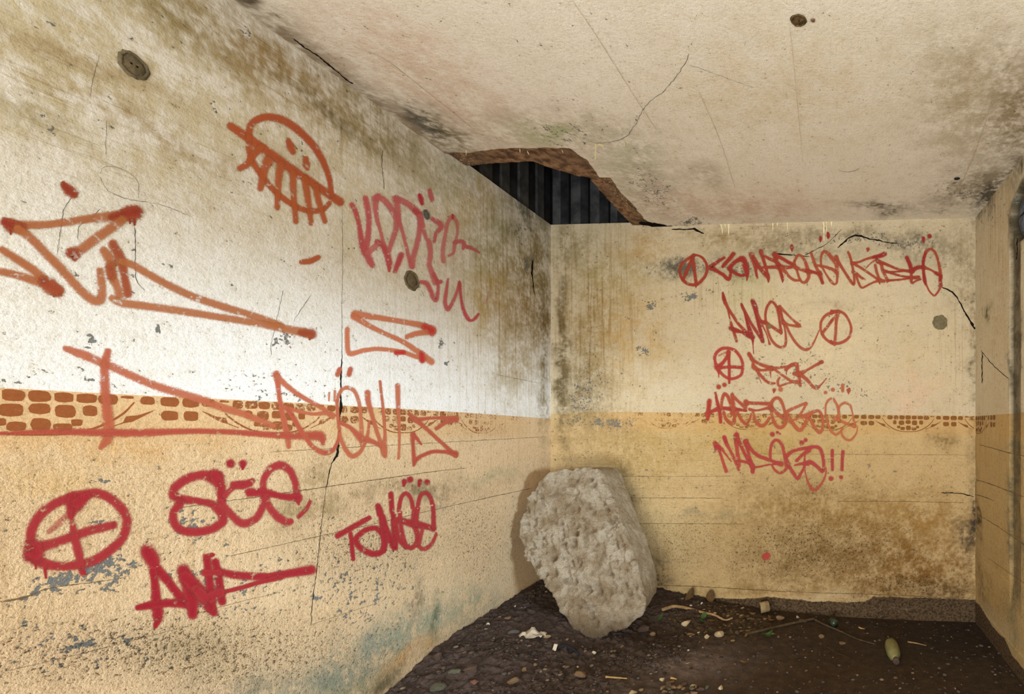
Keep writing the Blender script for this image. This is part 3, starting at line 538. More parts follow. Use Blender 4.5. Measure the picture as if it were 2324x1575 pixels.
paint(*WL, 'graffiti_tag', 'crimson looped figures 8OE with two dots on the board-marked concrete', CR1, CR2, """D .8: 1440 135 60; 1400 140 72; 1330 125 52; 1230 150 52; 1150 210 52; 1140 260 52; 1200 285 50; 1320 300 38; 1400 320 46; 1460 380 52; 1470 430 52; 1400 480 48; 1300 500 48; 1200 490 48; 1150 440 48; 1145 370 46; 1180 320 52
D .9: 1410 130 72; 1450 200 62; 1460 290 50
D .6: 1480 260 34; 1520 220 30; 1560 190 44; 1640 180 44
D .7: 1450 300 40; 1510 370 42; 1570 430 46; 1620 445 46; 1690 410 42; 1730 340 40; 1735 250 38; 1735 160 38; 1780 85 42; 1850 60 46; 1910 100 42; 1945 180 38; 1960 270 44; 1970 315 18
D .9: 1640 240 52; 1750 240 42; 1850 265 36; 1970 275 46
D .7: 1755 270 38; 1780 340 42; 1830 400 46; 1890 435 46; 1920 430 34|1970 400 22; 2020 350 24; 2045 300 18
D .8: 1535 190 40; 1600 195 40; 1660 165 34
D 1: 1513 50 50|1595 52 48; 1595 85 14""")
paint(*WL, 'graffiti_circle', 'big crimson circled letter A low down with drips', CR1, CR2, """D .75: 200 660 80; 200 560 62; 210 480 58; 270 380 56; 370 310 52; 500 260 48; 640 245 52; 740 290 52; 810 360 54; 840 430 52; 810 540 52; 730 620 52; 620 690 52; 500 720 52; 370 725 52; 270 700 62; 220 670 70
D .9: 470 270 60; 480 320 96; 465 395 40|570 265 50; 510 310 80
D .3 .6: 460 370 34; 400 430 40; 320 500 30
D .7: 270 600 62; 370 570 52; 480 530 52; 600 490 50; 750 455 46|470 410 26; 490 530 48; 520 640 52; 545 770 36
D .9: 225 620 116; 235 640 100|238 700 16; 238 742 12|298 740 22; 305 802 14|550 765 24; 570 780 10""")
paint(*WL, 'graffiti_tag', 'thick crimson letters AND ending in a long arrow at the bottom', CR1, CR2, """D 1: 975 630 84; 1010 690 84; 1030 740 60; 1100 820 52; 1170 910 52; 1220 960 72|1005 750 46; 1020 850 48; 1030 970 62; 1040 1060 62; 1025 1125 24|905 1000 32; 980 985 46; 1100 970 46; 1230 970 60
D 1: 1205 755 74; 1230 830 78; 1260 940 78; 1270 1045 56|1220 800 80; 1300 880 80; 1370 970 76; 1410 1030 48|1360 680 46; 1375 800 46; 1385 900 50; 1390 1000 60|1415 700 46; 1440 800 46; 1450 900 46; 1465 960 46
D .9: 1350 665 30; 1400 650 24|1440 760 40; 1550 785 44; 1750 795 44; 1900 775 46; 2050 750 54
D .8: 1480 895 24; 1600 865 26; 1700 835 26; 1850 800 30|1340 770 40; 1440 770 40|1290 880 60; 1360 940 72; 1450 900 60""", soft=.3)
paint(*WL, 'graffiti_tag', 'crimson word TOMOE with dots above beside the leaning rock', CR1, CR2, """G .9: 190 525 34; 260 485 30; 340 440 30; 405 405 22|275 510 24; 285 600 26; 292 680 24|470 500 30; 440 475 30; 370 490 30; 310 550 34; 340 605 34; 420 645 36; 480 630 34; 500 560 36; 480 480 40
G .9: 460 330 34; 480 420 36; 500 560 34; 498 630 20|470 350 34; 510 480 34; 550 580 36; 570 610 30; 565 500 36; 555 400 30; 545 250 30
G .8: 565 430 36; 590 540 30; 640 600 26|590 420 36; 640 435 38; 700 450 50; 760 460 36; 820 480 34
G .7: 640 600 28; 610 480 24; 598 350 24; 615 270 24; 645 245 24; 675 280 24; 690 350 26; 690 430 30; 715 520 30; 710 570 28; 680 605 28; 640 595 24|705 460 24; 715 360 24; 740 260 24; 780 245 24; 810 290 24; 820 380 26; 822 470 28
G .5: 720 590 24; 760 615 24; 810 580 24; 840 510 16|750 470 20; 735 540 22; 720 590 24
G .9: 632 168 32; 628 195 16|670 155 36|735 165 26; 728 195 16|782 172 32""", soft=.3)
RB1, RB2 = (182, 84, 44), (144, 26, 22)
paint(*BK, 'graffiti_circle', 'red circled letter A starting the top line of writing', RB1, RB2, """T1 .7: 400 360 50; 300 420 44; 200 500 46; 165 600 38; 180 700 38; 240 790 48; 330 840 42; 450 840 46; 560 740 46; 615 620 42; 605 500 38; 540 400 36; 460 360 30; 390 355 40|390 370 50; 330 510 46; 270 650 48; 220 760 46|385 400 46; 400 560 46; 420 700 46; 435 820 46; 432 895 12""")
paint(*BK, 'graffiti_tag', 'long red line of cramped capitals along the top of the wall', RB1, RB2, """T1 .9: 900 400 40; 800 460 44; 690 540 62; 680 560 72; 780 620 52; 880 680 52; 970 760 54; 1000 700 40; 1005 620 40; 985 580 60|1050 335 62; 1000 400 58; 930 480 54; 875 545 50
T1 .95: 985 580 66; 1040 500 56; 1110 450 60; 1200 410 80; 1240 500 90; 1265 600 80; 1280 700 46; 1270 775 16|1020 610 50; 1090 660 46; 1180 695 42; 1250 680 40
T1 .8: 1345 350 72; 1380 430 72; 1410 530 60; 1420 620 40; 1440 725 36|1400 420 50; 1480 560 52; 1560 660 56; 1620 720 60; 1625 805 16|1500 290 60; 1530 380 54; 1560 480 46; 1590 580 42; 1620 690 40
T1 .7: 1530 560 36; 1650 555 46; 1760 550 62; 1830 560 90; 1900 560 60; 2000 555 46|1570 380 44; 1650 420 46; 1740 460 50; 1800 520 60
T1 .85: 1730 340 72; 1760 440 60; 1800 540 60; 1830 640 50; 1860 750 46; 1858 805 14|1730 350 60; 1850 410 50; 1950 470 50; 2050 520 56
T1 .35: 1850 570 60; 1920 650 46; 1980 720 40; 2060 770 40; 2140 770 34|2060 450 36; 2110 360 40; 2170 370 38; 2220 440 42; 2260 540 52; 2280 620 60; 2290 720 50; 2240 800 46; 2180 800 38; 2130 720 36; 2100 620 36; 2060 540 40; 2055 450 34
T1 .4: 2060 550 66; 2150 590 42; 2260 620 60; 2324 640 50
T1 1: 2010 205 44; 2012 235 50; 2015 300 10
T2 .8: 0 760 50; 60 765 46; 150 790 50; 215 800 84; 240 880 52; 268 960 46
T2 .35: 80 470 40; 110 560 42; 150 670 46; 190 760 50|150 670 40; 250 680 36; 340 705 42; 430 735 46; 500 790 56|245 700 28; 240 600 30; 250 500 34; 290 440 42; 350 470 52; 420 550 60; 490 640 60; 510 760 50; 510 880 36; 500 960 34; 460 985 32; 410 940 44; 360 870 32; 310 790 28; 270 720 30
T2 .5: 490 530 62; 530 620 52; 600 730 42; 690 870 42; 780 990 38; 790 880 36; 770 740 36; 740 600 36; 715 510 38; 690 455 36
T2 .5: 750 640 52; 870 615 32; 1010 560 36; 1130 535 44
T2 1: 1110 535 44; 1230 510 66; 1290 480 66
T2 .45: 770 640 46; 880 700 38; 1000 780 36; 1120 860 36; 1220 920 60; 1280 930 50|770 780 52; 830 810 42; 900 870 40; 965 905 28|820 820 34; 850 930 34; 890 1020 34; 930 1040 32; 1010 1000 30; 1110 950 30; 1190 930 40; 1210 975 20
T2 .2 .8: 980 720 20; 1080 620 24; 1170 570 40
T2 .35: 1135 670 42; 1160 780 42; 1190 860 38; 1215 920 40|1180 600 62; 1230 640 52; 1260 760 48; 1310 860 42; 1335 920 52; 1330 955 16
T2 .7: 1180 610 60; 1280 640 46; 1400 690 38; 1530 740 36; 1680 765 46; 1750 770 60|1270 760 52; 1350 780 42; 1500 830 32; 1650 860 32; 1850 870 52|1330 780 30; 1500 775 26; 1680 760 24|1350 920 36; 1500 910 30; 1700 885 30; 1850 872 50
T2 1: 1655 545 56; 1700 640 58; 1730 740 60
T2 .6: 1730 800 40; 1730 920 42; 1740 970 34; 1800 930 26; 1880 900 30
T2 1: 1740 770 62; 1800 720 62; 1870 700 56; 1950 710 56
T2 .5: 1970 715 40; 2060 750 30; 2130 795 40
T2 1: 2140 800 50; 2210 840 60; 2205 920 50; 2215 1010 50|1925 680 42; 1930 580 46; 1970 450 46|1925 700 40; 1935 820 46; 1950 920 54; 1970 990 30
T2 .5: 1970 450 40; 2040 400 38; 2110 440 36; 2160 550 36; 2190 680 42; 2210 800 46|2215 1010 40; 2180 1090 30; 2110 1170 28; 2030 1100 26; 1980 1000 26
T2 1: 235 215 44; 235 250 44; 232 285 16|355 140 36; 362 190 54; 365 220 30|1930 225 50; 1932 265 40; 1935 300 16|2030 190 62
T2 .7: 1015 405 54; 1010 445 16""", soft=.35)
paint(*BK, 'graffiti_tag', 'red word AMOR with one long drip below its M', RB1, RB2, """T3 .95: 150 105 28; 165 190 54; 190 270 52
T3 .6: 190 270 50; 240 370 46; 320 490 42; 400 610 42; 490 710 48; 580 800 66|235 400 22; 265 530 24; 295 640 40; 340 780 42; 375 900 42
T3 1: 280 690 62; 380 730 64; 450 750 40|485 760 50; 560 800 70; 640 840 70|455 295 38; 510 420 38; 560 620 50; 600 740 62; 640 860 46; 645 960 16; 655 1110 11
T3 .8: 470 340 38; 540 460 38; 610 600 40; 680 710 46; 740 800 42; 800 900 48
T3 1: 640 240 62; 680 340 74; 710 480 58; 740 620 52; 775 760 52; 810 910 48
T3 .5: 720 440 30; 770 560 40|800 640 30; 860 760 18; 900 880 18; 920 950 38
T3 .6: 860 600 38; 850 480 36; 870 360 38; 920 270 42; 970 255 42; 1030 330 38; 1070 470 36; 1090 620 36; 1110 760 42; 1108 795 12
T3 .85: 770 580 54; 850 600 60; 880 615 50
T3 .5: 880 615 50; 940 650 46; 1040 720 46; 1110 760 48
T3 .4: 870 650 30; 900 760 36; 950 880 38; 1030 970 40; 1110 1005 38; 1170 980 40; 1190 900 38; 1180 760 26; 1160 650 26; 1140 560 30
T3 .6: 1080 340 56; 1110 450 42; 1130 540 42; 1150 600 66
T3 .3: 1090 340 50; 1180 430 36; 1290 540 32; 1380 620 46; 1420 650 60; 1330 650 42; 1220 630 36; 1150 590 60|1190 640 40; 1250 770 36; 1330 900 40; 1420 1000 40; 1510 1045 42; 1590 1010 36; 1660 900 26; 1740 720 16""", soft=.3)
paint(*BK, 'graffiti_circle', 'orange-red circle with a slanted stroke at the end of the word AMOR', RB1, (160, 50, 34), """T3 .5: 2050 420 50; 1950 430 48; 1840 480 42; 1770 580 36; 1760 690 36; 1790 790 42; 1860 880 40; 1950 930 46; 2050 940 42; 2160 900 42; 2240 820 38; 2265 690 36; 2230 570 34; 2160 460 38; 2060 405 38; 1960 410 34|2050 430 60; 2020 560 46; 2010 720 42; 2000 870 42; 1985 960 42|2020 470 26; 1940 570 42; 1860 680 42; 1780 780 42
T3 1: 1940 405 40; 1940 445 44|1945 560 36; 1930 585 30|1935 905 40; 1945 935 40""")
paint(*BK, 'graffiti_circle', 'red circled letter A with a crossbar left of the three letters ESK', (200, 84, 62), (158, 36, 28), """T4 .7: 200 470 80; 170 380 42; 160 290 46; 200 210 46; 290 150 46; 400 150 46; 500 190 46; 580 290 42; 620 400 42; 620 500 42; 590 590 42; 500 640 42; 400 650 42; 310 600 42; 240 530 46
T4 .9: 385 210 62; 370 280 52; 300 380 48; 220 470 76; 225 560 24; 228 628 11|395 220 50; 395 340 42; 400 460 42; 400 580 42; 400 720 34|220 475 60; 300 465 42; 450 455 46; 590 465 48
T4 .2 .6: 230 270 26; 290 240 26; 340 220 26""")
paint(*BK, 'graffiti_tag', 'orange-red letters ESK with the K kicking out to a long foot', RB1, (158, 46, 28), """T4 .85: 725 240 56; 770 320 54; 800 350 44
T4 .5: 770 320 46; 830 370 46; 930 420 46; 1040 460 56; 1090 480 80|750 290 44; 790 390 34; 800 450 74; 850 490 60; 930 510 36; 1050 500 46; 1100 480 70|860 520 44; 930 610 42; 1010 690 42; 1080 725 40; 1150 725 30
T4 .3 .7: 870 570 20; 930 725 12
T4 .9: 1080 540 20; 1085 630 10|1340 520 34; 1340 558 12
T4 .5: 1110 480 50; 1220 470 36; 1360 450 38; 1430 425 52; 1510 410 60; 1525 480 46; 1530 560 60; 1560 650 36; 1570 765 38|1335 500 52; 1390 450 50; 1440 420 50
T4 .3: 1140 490 38; 1230 560 36; 1330 630 38; 1430 690 42; 1530 710 62|1230 630 30; 1200 690 38; 1220 770 36; 1320 740 28; 1450 705 30
T4 .4: 1470 570 52; 1560 570 74; 1680 510 38; 1800 440 38; 1900 385 42; 1930 372 40|1570 580 60; 1650 640 52; 1720 710 46; 1790 790 42; 1850 810 42; 1900 760 26; 1950 710 20; 2000 640 10
T4 .9: 1920 375 56""")
paint(*BK, 'graffiti_tag', 'red word of linked round letters written across the brown border', (200, 112, 60), (156, 36, 28), """T5 1: 125 440 60; 120 520 56; 110 620 62; 100 700 40|90 625 56; 180 580 46; 250 555 62; 350 545 46; 470 560 62; 560 565 38; 650 580 30|212 325 30; 230 420 38; 260 540 48; 280 650 46; 285 740 42
T5 .75: 300 540 30; 305 430 38; 340 335 42; 390 380 42; 430 480 46; 470 560 60; 450 610 60|330 600 36; 360 690 38; 420 750 46; 470 755 46; 485 680 36; 470 580 50|450 350 46; 460 440 46; 470 540 60
T5 .7: 460 370 50; 520 430 36; 590 490 42; 640 540 48|520 590 34; 570 690 38; 620 750 40; 660 765 36; 700 710 26; 720 620 20
T5 .8: 645 455 66; 655 490 50|660 465 50; 720 470 42; 850 475 42; 1000 480 46|700 560 40; 800 575 24; 920 550 32; 1000 530 62
T5 .6: 745 590 30; 770 690 42; 820 770 44; 880 795 44; 940 750 42; 980 680 32|1010 560 62; 1010 470 46; 1050 410 42; 1100 395 42; 1150 440 40; 1190 550 36; 1210 650 42; 1190 700 38; 1120 640 46; 1020 550 50|1010 600 34; 1040 720 40; 1090 800 44; 1150 820 44; 1210 760 40; 1240 660 30
T5 .5: 1500 470 36; 1380 520 36; 1240 590 42; 1260 660 42; 1310 750 46; 1380 840 50; 1430 850 50; 1500 750 46; 1530 660 62|1510 480 36; 1460 570 30; 1410 650 36|1330 710 24; 1430 670 36; 1530 640 62; 1600 600 46; 1680 580 38; 1730 650 38; 1745 760 36; 1730 860 36; 1690 890 42; 1620 810 40; 1560 690 38
T5 .25: 1780 620 24; 1785 500 26; 1820 430 30; 1860 405 28|1900 420 30; 1950 510 34; 1970 610 36; 1960 700 60|1960 600 24; 1985 510 30; 2060 465 34; 2130 500 32; 2160 590 20; 2180 700 24; 2195 800 44|1790 640 24; 1820 780 28; 1870 880 32; 1930 920 32; 1990 880 28; 2030 830 22|1920 690 62; 2010 730 38; 2100 770 38; 2200 800 46|2000 820 20; 2020 930 28; 2080 990 32; 2150 990 30; 2220 900 20; 2240 800 14
T5 .9: 258 240 60|340 210 56|1050 285 48; 1042 325 12
T5 .4: 1140 275 58|1780 320 44|1885 280 48|2025 215 42; 2025 300 38
T5 .8: 2110 290 54; 2108 342 10""", soft=.45)
paint(*BK, 'graffiti_tag', 'lowest red word followed by two exclamation marks', (196, 84, 60), (156, 30, 32), """T6 1: 150 510 54; 190 570 84; 260 610 40|300 430 60; 340 540 46|490 390 70; 490 510 62
T6 .6: 260 610 40; 330 700 26; 410 800 18|225 640 38; 260 740 38; 300 860 42; 330 950 50|340 540 46; 400 650 40; 470 790 42; 525 930 36|490 510 60; 500 650 48; 520 770 58; 530 870 44
T6 .8: 500 430 50; 560 560 46; 620 690 42; 690 800 58; 740 890 74; 740 985 18|530 790 36; 640 810 38; 700 830 46|630 490 70; 660 620 42; 700 760 42; 740 880 60|640 500 66; 710 610 48; 820 710 48; 950 760 48; 1080 810 46; 1180 840 74|760 890 24; 860 880 26; 1000 850 22; 1140 840 30
T6 .7: 1020 800 30; 1010 680 38; 1030 550 40; 1080 475 42; 1140 480 42; 1200 560 42; 1230 680 46; 1260 780 62; 1280 850 84|1040 860 24; 1080 930 34; 1160 980 38; 1230 950 36; 1280 880 40
T6 .8: 1260 720 56; 1350 650 46; 1470 610 42; 1620 590 52; 1700 570 48; 1780 600 48; 1820 690 46; 1840 800 44; 1840 920 42; 1820 960 46; 1750 890 46; 1640 810 58; 1580 830 60|1610 630 64; 1520 690 42; 1420 790 42|1390 860 18; 1480 840 36; 1600 830 62|1310 890 50; 1370 980 48; 1440 1070 46; 1480 1000 38; 1540 890 34; 1545 780 26; 1550 680 22
T6 .4 .85: 1550 900 20; 1560 1000 22; 1600 1130 30; 1660 1230 48; 1720 1240 44; 1790 1170 34; 1850 1070 28; 1880 960 24; 1875 890 16
T6 .9: 1975 630 44; 1975 760 42; 1978 930 38|1955 1065 64|2140 650 48; 2130 780 42; 2125 930 42|2110 1045 54
T6 .9: 1045 380 64|1120 350 36; 1165 370 30|1500 510 64|1560 470 54|155 560 14; 155 655 8|230 640 16; 232 695 10|715 940 16; 718 985 10|765 940 16; 760 985 10""", soft=.4)
paint(*BK, 'graffiti_dot', 'lone red paint dot low on the back wall', (196, 84, 60), (158, 40, 40), "X .8: 1737 1264 13; 1741 1261 13", soft=.6)

# ------------------------------------------------------------------ stencilled border under the white paint
def stencil(wobj, wl, centers, ztop, name, label, cols, opf, hs=1.0):
    sq = lambda x, y, w_, h_: ('r', x, y, w_, h_)
    base = [sq(x, 17, 36, 30) for x in (-120, -80, -40, 0, 40, 80, 120)] + [sq(-158, 8, 26, 9), sq(158, 8, 26, 9), sq(-200, 16, 36, 28), sq(200, 16, 36, 28), sq(-240, 8, 14, 10),
        sq(249, 17, 42, 32), sq(299, 17, 42, 32), sq(249, 61, 42, 34), sq(299, 61, 42, 34),
        sq(-88, 52, 26, 30), sq(-44, 55, 36, 36), sq(0, 50, 34, 30), sq(43, 55, 36, 36), sq(86, 52, 26, 30), sq(-62, 86, 24, 20), sq(62, 86, 24, 20), sq(-36, 97, 34, 26), sq(2, 92, 34, 36), sq(38, 99, 32, 24)]
    lines = [[(-172, 22, 3), (-150, 56, 5), (-120, 84, 6), (-84, 106, 6), (-40, 118, 5), (40, 118, 5), (84, 106, 6), (120, 84, 6), (150, 56, 5), (172, 22, 3)],
             [(-216, 44, 2), (-180, 66, 10), (-160, 74, 20), (-150, 84, 4), (-118, 100, 3)], [(216, 44, 2), (180, 66, 10), (160, 74, 20), (150, 84, 4), (118, 100, 3)]]
    V, F, op, n = [], [], [], 0; r2 = random.Random(5); uv = []
    def add(ring, ctr, o):
        nonlocal n
        k = len(ring); V.extend(ring + [ctr]); op.extend([o] * (k + 1)); F.extend([(n + i, n + (i + 1) % k, n + k) for i in range(k)]); n += k + 1
    for cu, sgn in centers:
        for _, x, y, w_, h_ in base:
            w2 = w_ * r2.uniform(.85, 1.08); h2 = h_ * r2.uniform(.88, 1.05); ring = []
            for i in range(12):
                a = 2 * math.pi * i / 12; ca, sa = math.cos(a), math.sin(a); e = 2 / 3.3
                ring.append((cu + sgn * (x + r2.uniform(-1, 1) + w2 / 2 * math.copysign(abs(ca) ** e, ca)) * .000976, (y + r2.uniform(-1, 1) + h2 / 2 * math.copysign(abs(sa) ** e, sa)) * .000976 * hs))
            o = opf(cu + sgn * x * .000976) * r2.uniform(.75, 1.1); add(ring, (cu + sgn * x * .000976, y * .000976 * hs), o)
        for ln in lines:
            S = catmull(np.array(ln, float), 8); tg = np.gradient(S[:, :2], axis=0); tg /= np.linalg.norm(tg, axis=1)[:, None]
            for i in range(len(S) - 1):
                q = []
                for j, sg in ((i, 1), (i + 1, 1), (i + 1, -1), (i, -1)):
                    q.append((cu + sgn * (S[j, 0] - sg * tg[j, 1] * S[j, 2] / 2) * .000976, (S[j, 1] + sg * tg[j, 0] * S[j, 2] / 2) * .000976 * hs))
                add(q, (sum(a[0] for a in q) / 4, sum(a[1] for a in q) / 4), opf(q[0][0]))
    A = np.array(V); u = A[:, 0]; z = ztop(u) - A[:, 1]; P = wl.pos(u, z, REL[id(wl)](u, z) + .0006)
    okf = [f for f in F if all(.003 < u[i] < wl_len[id(wl)] for i in f)]
    me = mesh_np(name, P - P.mean(0), np.array(okf), dict(op=np.array(op), thin=np.tile(lin(cols[0]), (len(u), 1)), thick=np.tile(lin(cols[1]), (len(u), 1)), co_w=np.stack([u, z, 0 * u], 1)))
    o = link(name, me, MAT_STENCIL, wobj, True, label=label); o.location = P.mean(0)
wl_len = {id(LEFT): 2.6, id(BACK): 2.84, id(RIGHT): .55}
def ztop_of(wl, pts):
    du, dz = wl.px(*np.array(pts, float).T); o = np.argsort(du); du, dz = du[o], dz[o]; return lambda u: np.interp(u, du, dz)
uL = LEFT.px(410, 905)[0]; PER = .53
stencil(wall_left, LEFT, [(uL + PER / 2 + .003 - k * PER, -1) for k in range(-1, 5)], ztop_of(LEFT, [(0, 880), (300, 896), (640, 912), (1040, 935), (1246, 950)]), 'stencil_border', 'brown cobble-pattern stencilled border on the long side wall', ((168, 98, 52), (118, 62, 30)),
        lambda u: float(np.interp(u, [0, .35, .8, 1.2, 1.9, 2.25], [-.3, .05, .32, .42, .46, .75])), .9)
uB = BACK.px(2061, 945)[0]
stencil(wall_back, BACK, [(uB - k * PER, 1) for k in range(-1, 5)], ztop_of(BACK, [(1250, 940), (1430, 935), (1800, 939), (2215, 944)]), 'stencil_border', 'faded brown stencilled border across the back wall', ((150, 98, 46), (122, 78, 38)),
        lambda u: float(np.interp(u, [.3, .6, 1.0, 1.5, 1.9, 2.1, 2.8], [-.3, .22, .30, .34, .40, .62, .62])), .92)
uR = RIGHT.px(2252, 944)[0]
stencil(wall_right, RIGHT, [(.06, 1)], ztop_of(RIGHT, [(2214, 944), (2291, 939), (2340, 934)]), 'stencil_border', 'narrow end of the brown stencilled border beside the corner', ((140, 96, 56), (122, 80, 44)), lambda u: .5 if u < GROOVE0 else -1, .95)

# ------------------------------------------------------------------ cracks, drips, chips
def crack_material():
    t = NT('crack_dark'); return t.done(t.bsdf(L(30, 26, 20), 1.0, None, 0))
MAT_CRACK = crack_material()
MAT_JOINT = simple('joint_shadow_dirt', (96, 78, 50), (120, 98, 66), 30, .95, .001)
def flat(wobj, wl, name, text, mat, widen=1.0, jit=1.2, label=None):
    Vs, Fs, n, r2 = [], [], 0, random.Random(3)
    for ln in text.strip().splitlines():
        hd, body = ln.split(':'); ox, oy, s = CROPS[hd.strip()]
        for st in body.split('|'):
            P = []; wv = 3
            for tk in st.split(';'):
                v = [float(a) for a in tk.split()]
                if len(v) > 2: wv = v[2]
                if v: P.append((ox + v[0] / s, oy + v[1] / s, wv / s))
            S = catmull(np.array(P), 5.0)
            S[1:-1, 0] += np.array([r2.uniform(-jit, jit) for _ in S[1:-1]]); S[1:-1, 1] += np.array([r2.uniform(-jit, jit) for _ in S[1:-1]])
            tg = np.gradient(S[:, :2], axis=0); tg /= np.linalg.norm(tg, axis=1)[:, None] + 1e-9; nr = np.stack([-tg[:, 1], tg[:, 0]], 1)
            wd = S[:, 2] / 2 * widen * np.array([r2.uniform(.6, 1.4) for _ in S]); wd[0] *= .3; wd[-1] *= .3
            G = np.stack([S[:, :2] - nr * wd[:, None], S[:, :2] + nr * wd[:, None]], 1); V, _ = surf(wl, G[..., 0], G[..., 1], -.0002)
            Vs.append(V.reshape(-1, 3)); Fs.append(grid_faces(len(S), 2) + n); n += 2 * len(S)
    V = np.vstack(Vs); o = link(name, mesh_np(name, V - V.mean(0), np.vstack(Fs)), mat, wobj, True, label=label); o.location = V.mean(0); return o
flat(*WL, 'crack', "X: 776 470 .7; 777 600 .8; 775 700 .9; 776 800 1.4; 774 850 5; 773 890 4; 774 925 9; 770 945 6; 768 985 3; 766 1015 9; 763 1035 7; 752 1052 3; 745 1080 3; 740 1110 1.5; 733 1170 1.2; 726 1220 1.8; 719 1290 2; 712 1350 1.8; 704 1420 1.4", MAT_CRACK, .7, .7, 'tall vertical crack through the border')
flat(*WL, 'board_joint', """X: 406 1153 3; 499 1139 2.5; 600 1126 3; 671 1115 3.5; 800 1096 3; 900 1082 3; 987 1070 2.5; 1060 1062 1.5
X: 520 1262 2.5; 620 1240 2; 726 1216 2.5; 800 1200 2; 975 1159 2; 1100 1131 2; 1205 1108 2
X: 612 1026 1.5; 818 1014 2; 1060 1001 1.5; 1240 991 1.2
X: 0 1366 4; 55 1356 8; 70 1350 4; 120 1334 3; 250 1316 2; 290 1308 1.5
X: 444 1393 2; 560 1362 1.5; 640 1344 1.2
X: 10 1524 1.5; 200 1480 1.5; 430 1420 1.5
X: 1125 850 1.2; 1221 869 1.2|700 1419 1.2; 850 1370 1.2""", MAT_JOINT, .55, .5, 'dark lines between board marks')
flat(*WL, 'hairline_cracks', """B: 470 140 5; 420 210 6; 405 300 7; 385 430 6; 375 520 5|660 210 5; 600 270 8; 520 330 7; 510 420 5|885 325 8; 890 450 7; 890 600 8; 900 690 6; 955 755 5|1865 750 5; 1840 870 5; 1790 1100 4; 1790 1180 5|2050 780 6; 1990 870 6; 1930 960 4
A: 655 360 5; 610 520 5; 590 640 4|700 790 5; 690 1020 4|650 1150 4; 680 1100 4; 790 1110 4; 900 1190 4; 910 1310 4|650 1160 4; 700 1250 4; 830 1310 5; 1050 1350 4; 1260 1430 3
X: 1210 590 6; 1207 620 7; 1213 670 3|868 340 3; 866 375 2; 872 430 2""", MAT_CRACK, .45, 1.0)
flat(*BK, 'crack', """J: 0 350 8; 100 350 6; 150 348 11; 200 375 13; 215 380 4
T2: 510 385 16; 620 290 18; 720 205 20; 800 180 26; 900 190 26; 1030 230 20; 1160 250 20; 1300 290 18; 1450 305 16; 1540 320 14
T1: 1760 330 14; 1850 345 30; 1950 350 22; 2080 360 8; 2200 370 12; 2324 380 10""", MAT_CRACK, 1.0, .8, 'black crack arching above the top line of writing')
flat(*BK, 'crack', """J: 1780 730 8; 1860 770 10; 1900 830 8; 1930 890 10; 1990 990 18; 2000 1010 6
J: 1100 470 6; 1160 420 6|880 520 6; 960 480 5; 1030 440 4; 1120 350 4|2040 1170 8; 2045 1300 8
G: 1900 300 6; 1960 480 4
X: 2135 1118 2; 2180 1120 2.5; 2212 1128 3""", MAT_CRACK, .8, .8, 'thin stepped crack running down to the corner')
flat(*BK, 'board_joint', """X: 1390 1080 1.5; 1470 1081 1.5; 1550 1081 1.2; 1660 1080 1.2
X: 1400 1130 1.5; 1530 1130 1.8; 1640 1131 1.5
X: 1440 1188 1.8; 1560 1188 2; 1690 1189 1.5
X: 1490 1328 2; 1600 1332 2.5; 1740 1340 2.5; 1850 1345 2; 1990 1349 2.5; 2100 1354 3; 2200 1361 2.5
X: 1900 1138 2; 2040 1138 2; 2190 1141 1.5
X: 1650 1030 1; 1950 1031 1.2; 2200 1033 1""", MAT_JOINT, .6, .5, 'dark lines between board marks')
flat(wall_right, RIGHT, 'board_joint', """X: 2222 1009 2; 2260 1019 2.5; 2300 1030 2; 2330 1036 2
X: 2214 1088 2; 2260 1103 3; 2324 1128 2.5
X: 2213 1122 3; 2235 1128 3; 2258 1137 2
X: 2216 1166 1.5; 2270 1198 2; 2326 1238 2
X: 2240 1265 1; 2290 1300 1.5; 2328 1326 1.5""", MAT_JOINT, .6, .4, 'dark lines between board marks')
flat(wall_right, RIGHT, 'crack', "X: 2226 795 1; 2255 830 1.5; 2290 860 1|2309 540 2.5; 2308 590 2|2229 800 2; 2229 870 2", MAT_CRACK, 1.0, .8)
CE = (ceiling, 'ceil')
flat(*CE, 'crack', "A: 1935 250 7; 2010 310 7; 2090 360 7; 2150 410 9; 2220 465 7; 2300 535 9; 2330 550 5", MAT_CRACK, .9, .8, 'crack along the edge of the ceiling')
flat(*CE, 'crack', """M: 2220 350 8; 2200 400 10; 2150 480 7; 2050 600 7; 1980 650 6; 1920 710 8; 1870 810 6; 1820 880 8; 1760 920 6; 1600 945 4
N: 120 430 4; 250 470 4; 380 520 4; 550 580 3|1115 1125 4; 1165 1135 5; 1240 1108 5""", MAT_CRACK, .35, 1.4, 'branching hairline crack in the ceiling')
flat(*CE, 'crack', "X: 1450 505 6; 1480 509 7; 1505 513 6; 1535 517 4; 1560 519 2", MAT_CRACK, 1.2, .6)
flat(*CE, 'board_joint', """M: 0 300 5; 200 380 6; 400 530 5; 800 850 3|1450 0 5; 1600 220 6; 1800 540 6; 2000 850 4
N: 780 180 5; 800 350 5; 850 900 4; 865 1080 3|180 600 6; 320 920 5; 420 1240 4|2320 290 6; 2160 560 6; 2010 980 7; 1890 1260 6""", simple('ceiling_seam', (178, 156, 120), (210, 190, 154), 30), .5, .5)
M_DRIP = simple('dripped_cream_paint', (226, 210, 164), (240, 228, 186), 30, .5, .001)
M_RUN = M_DRIP
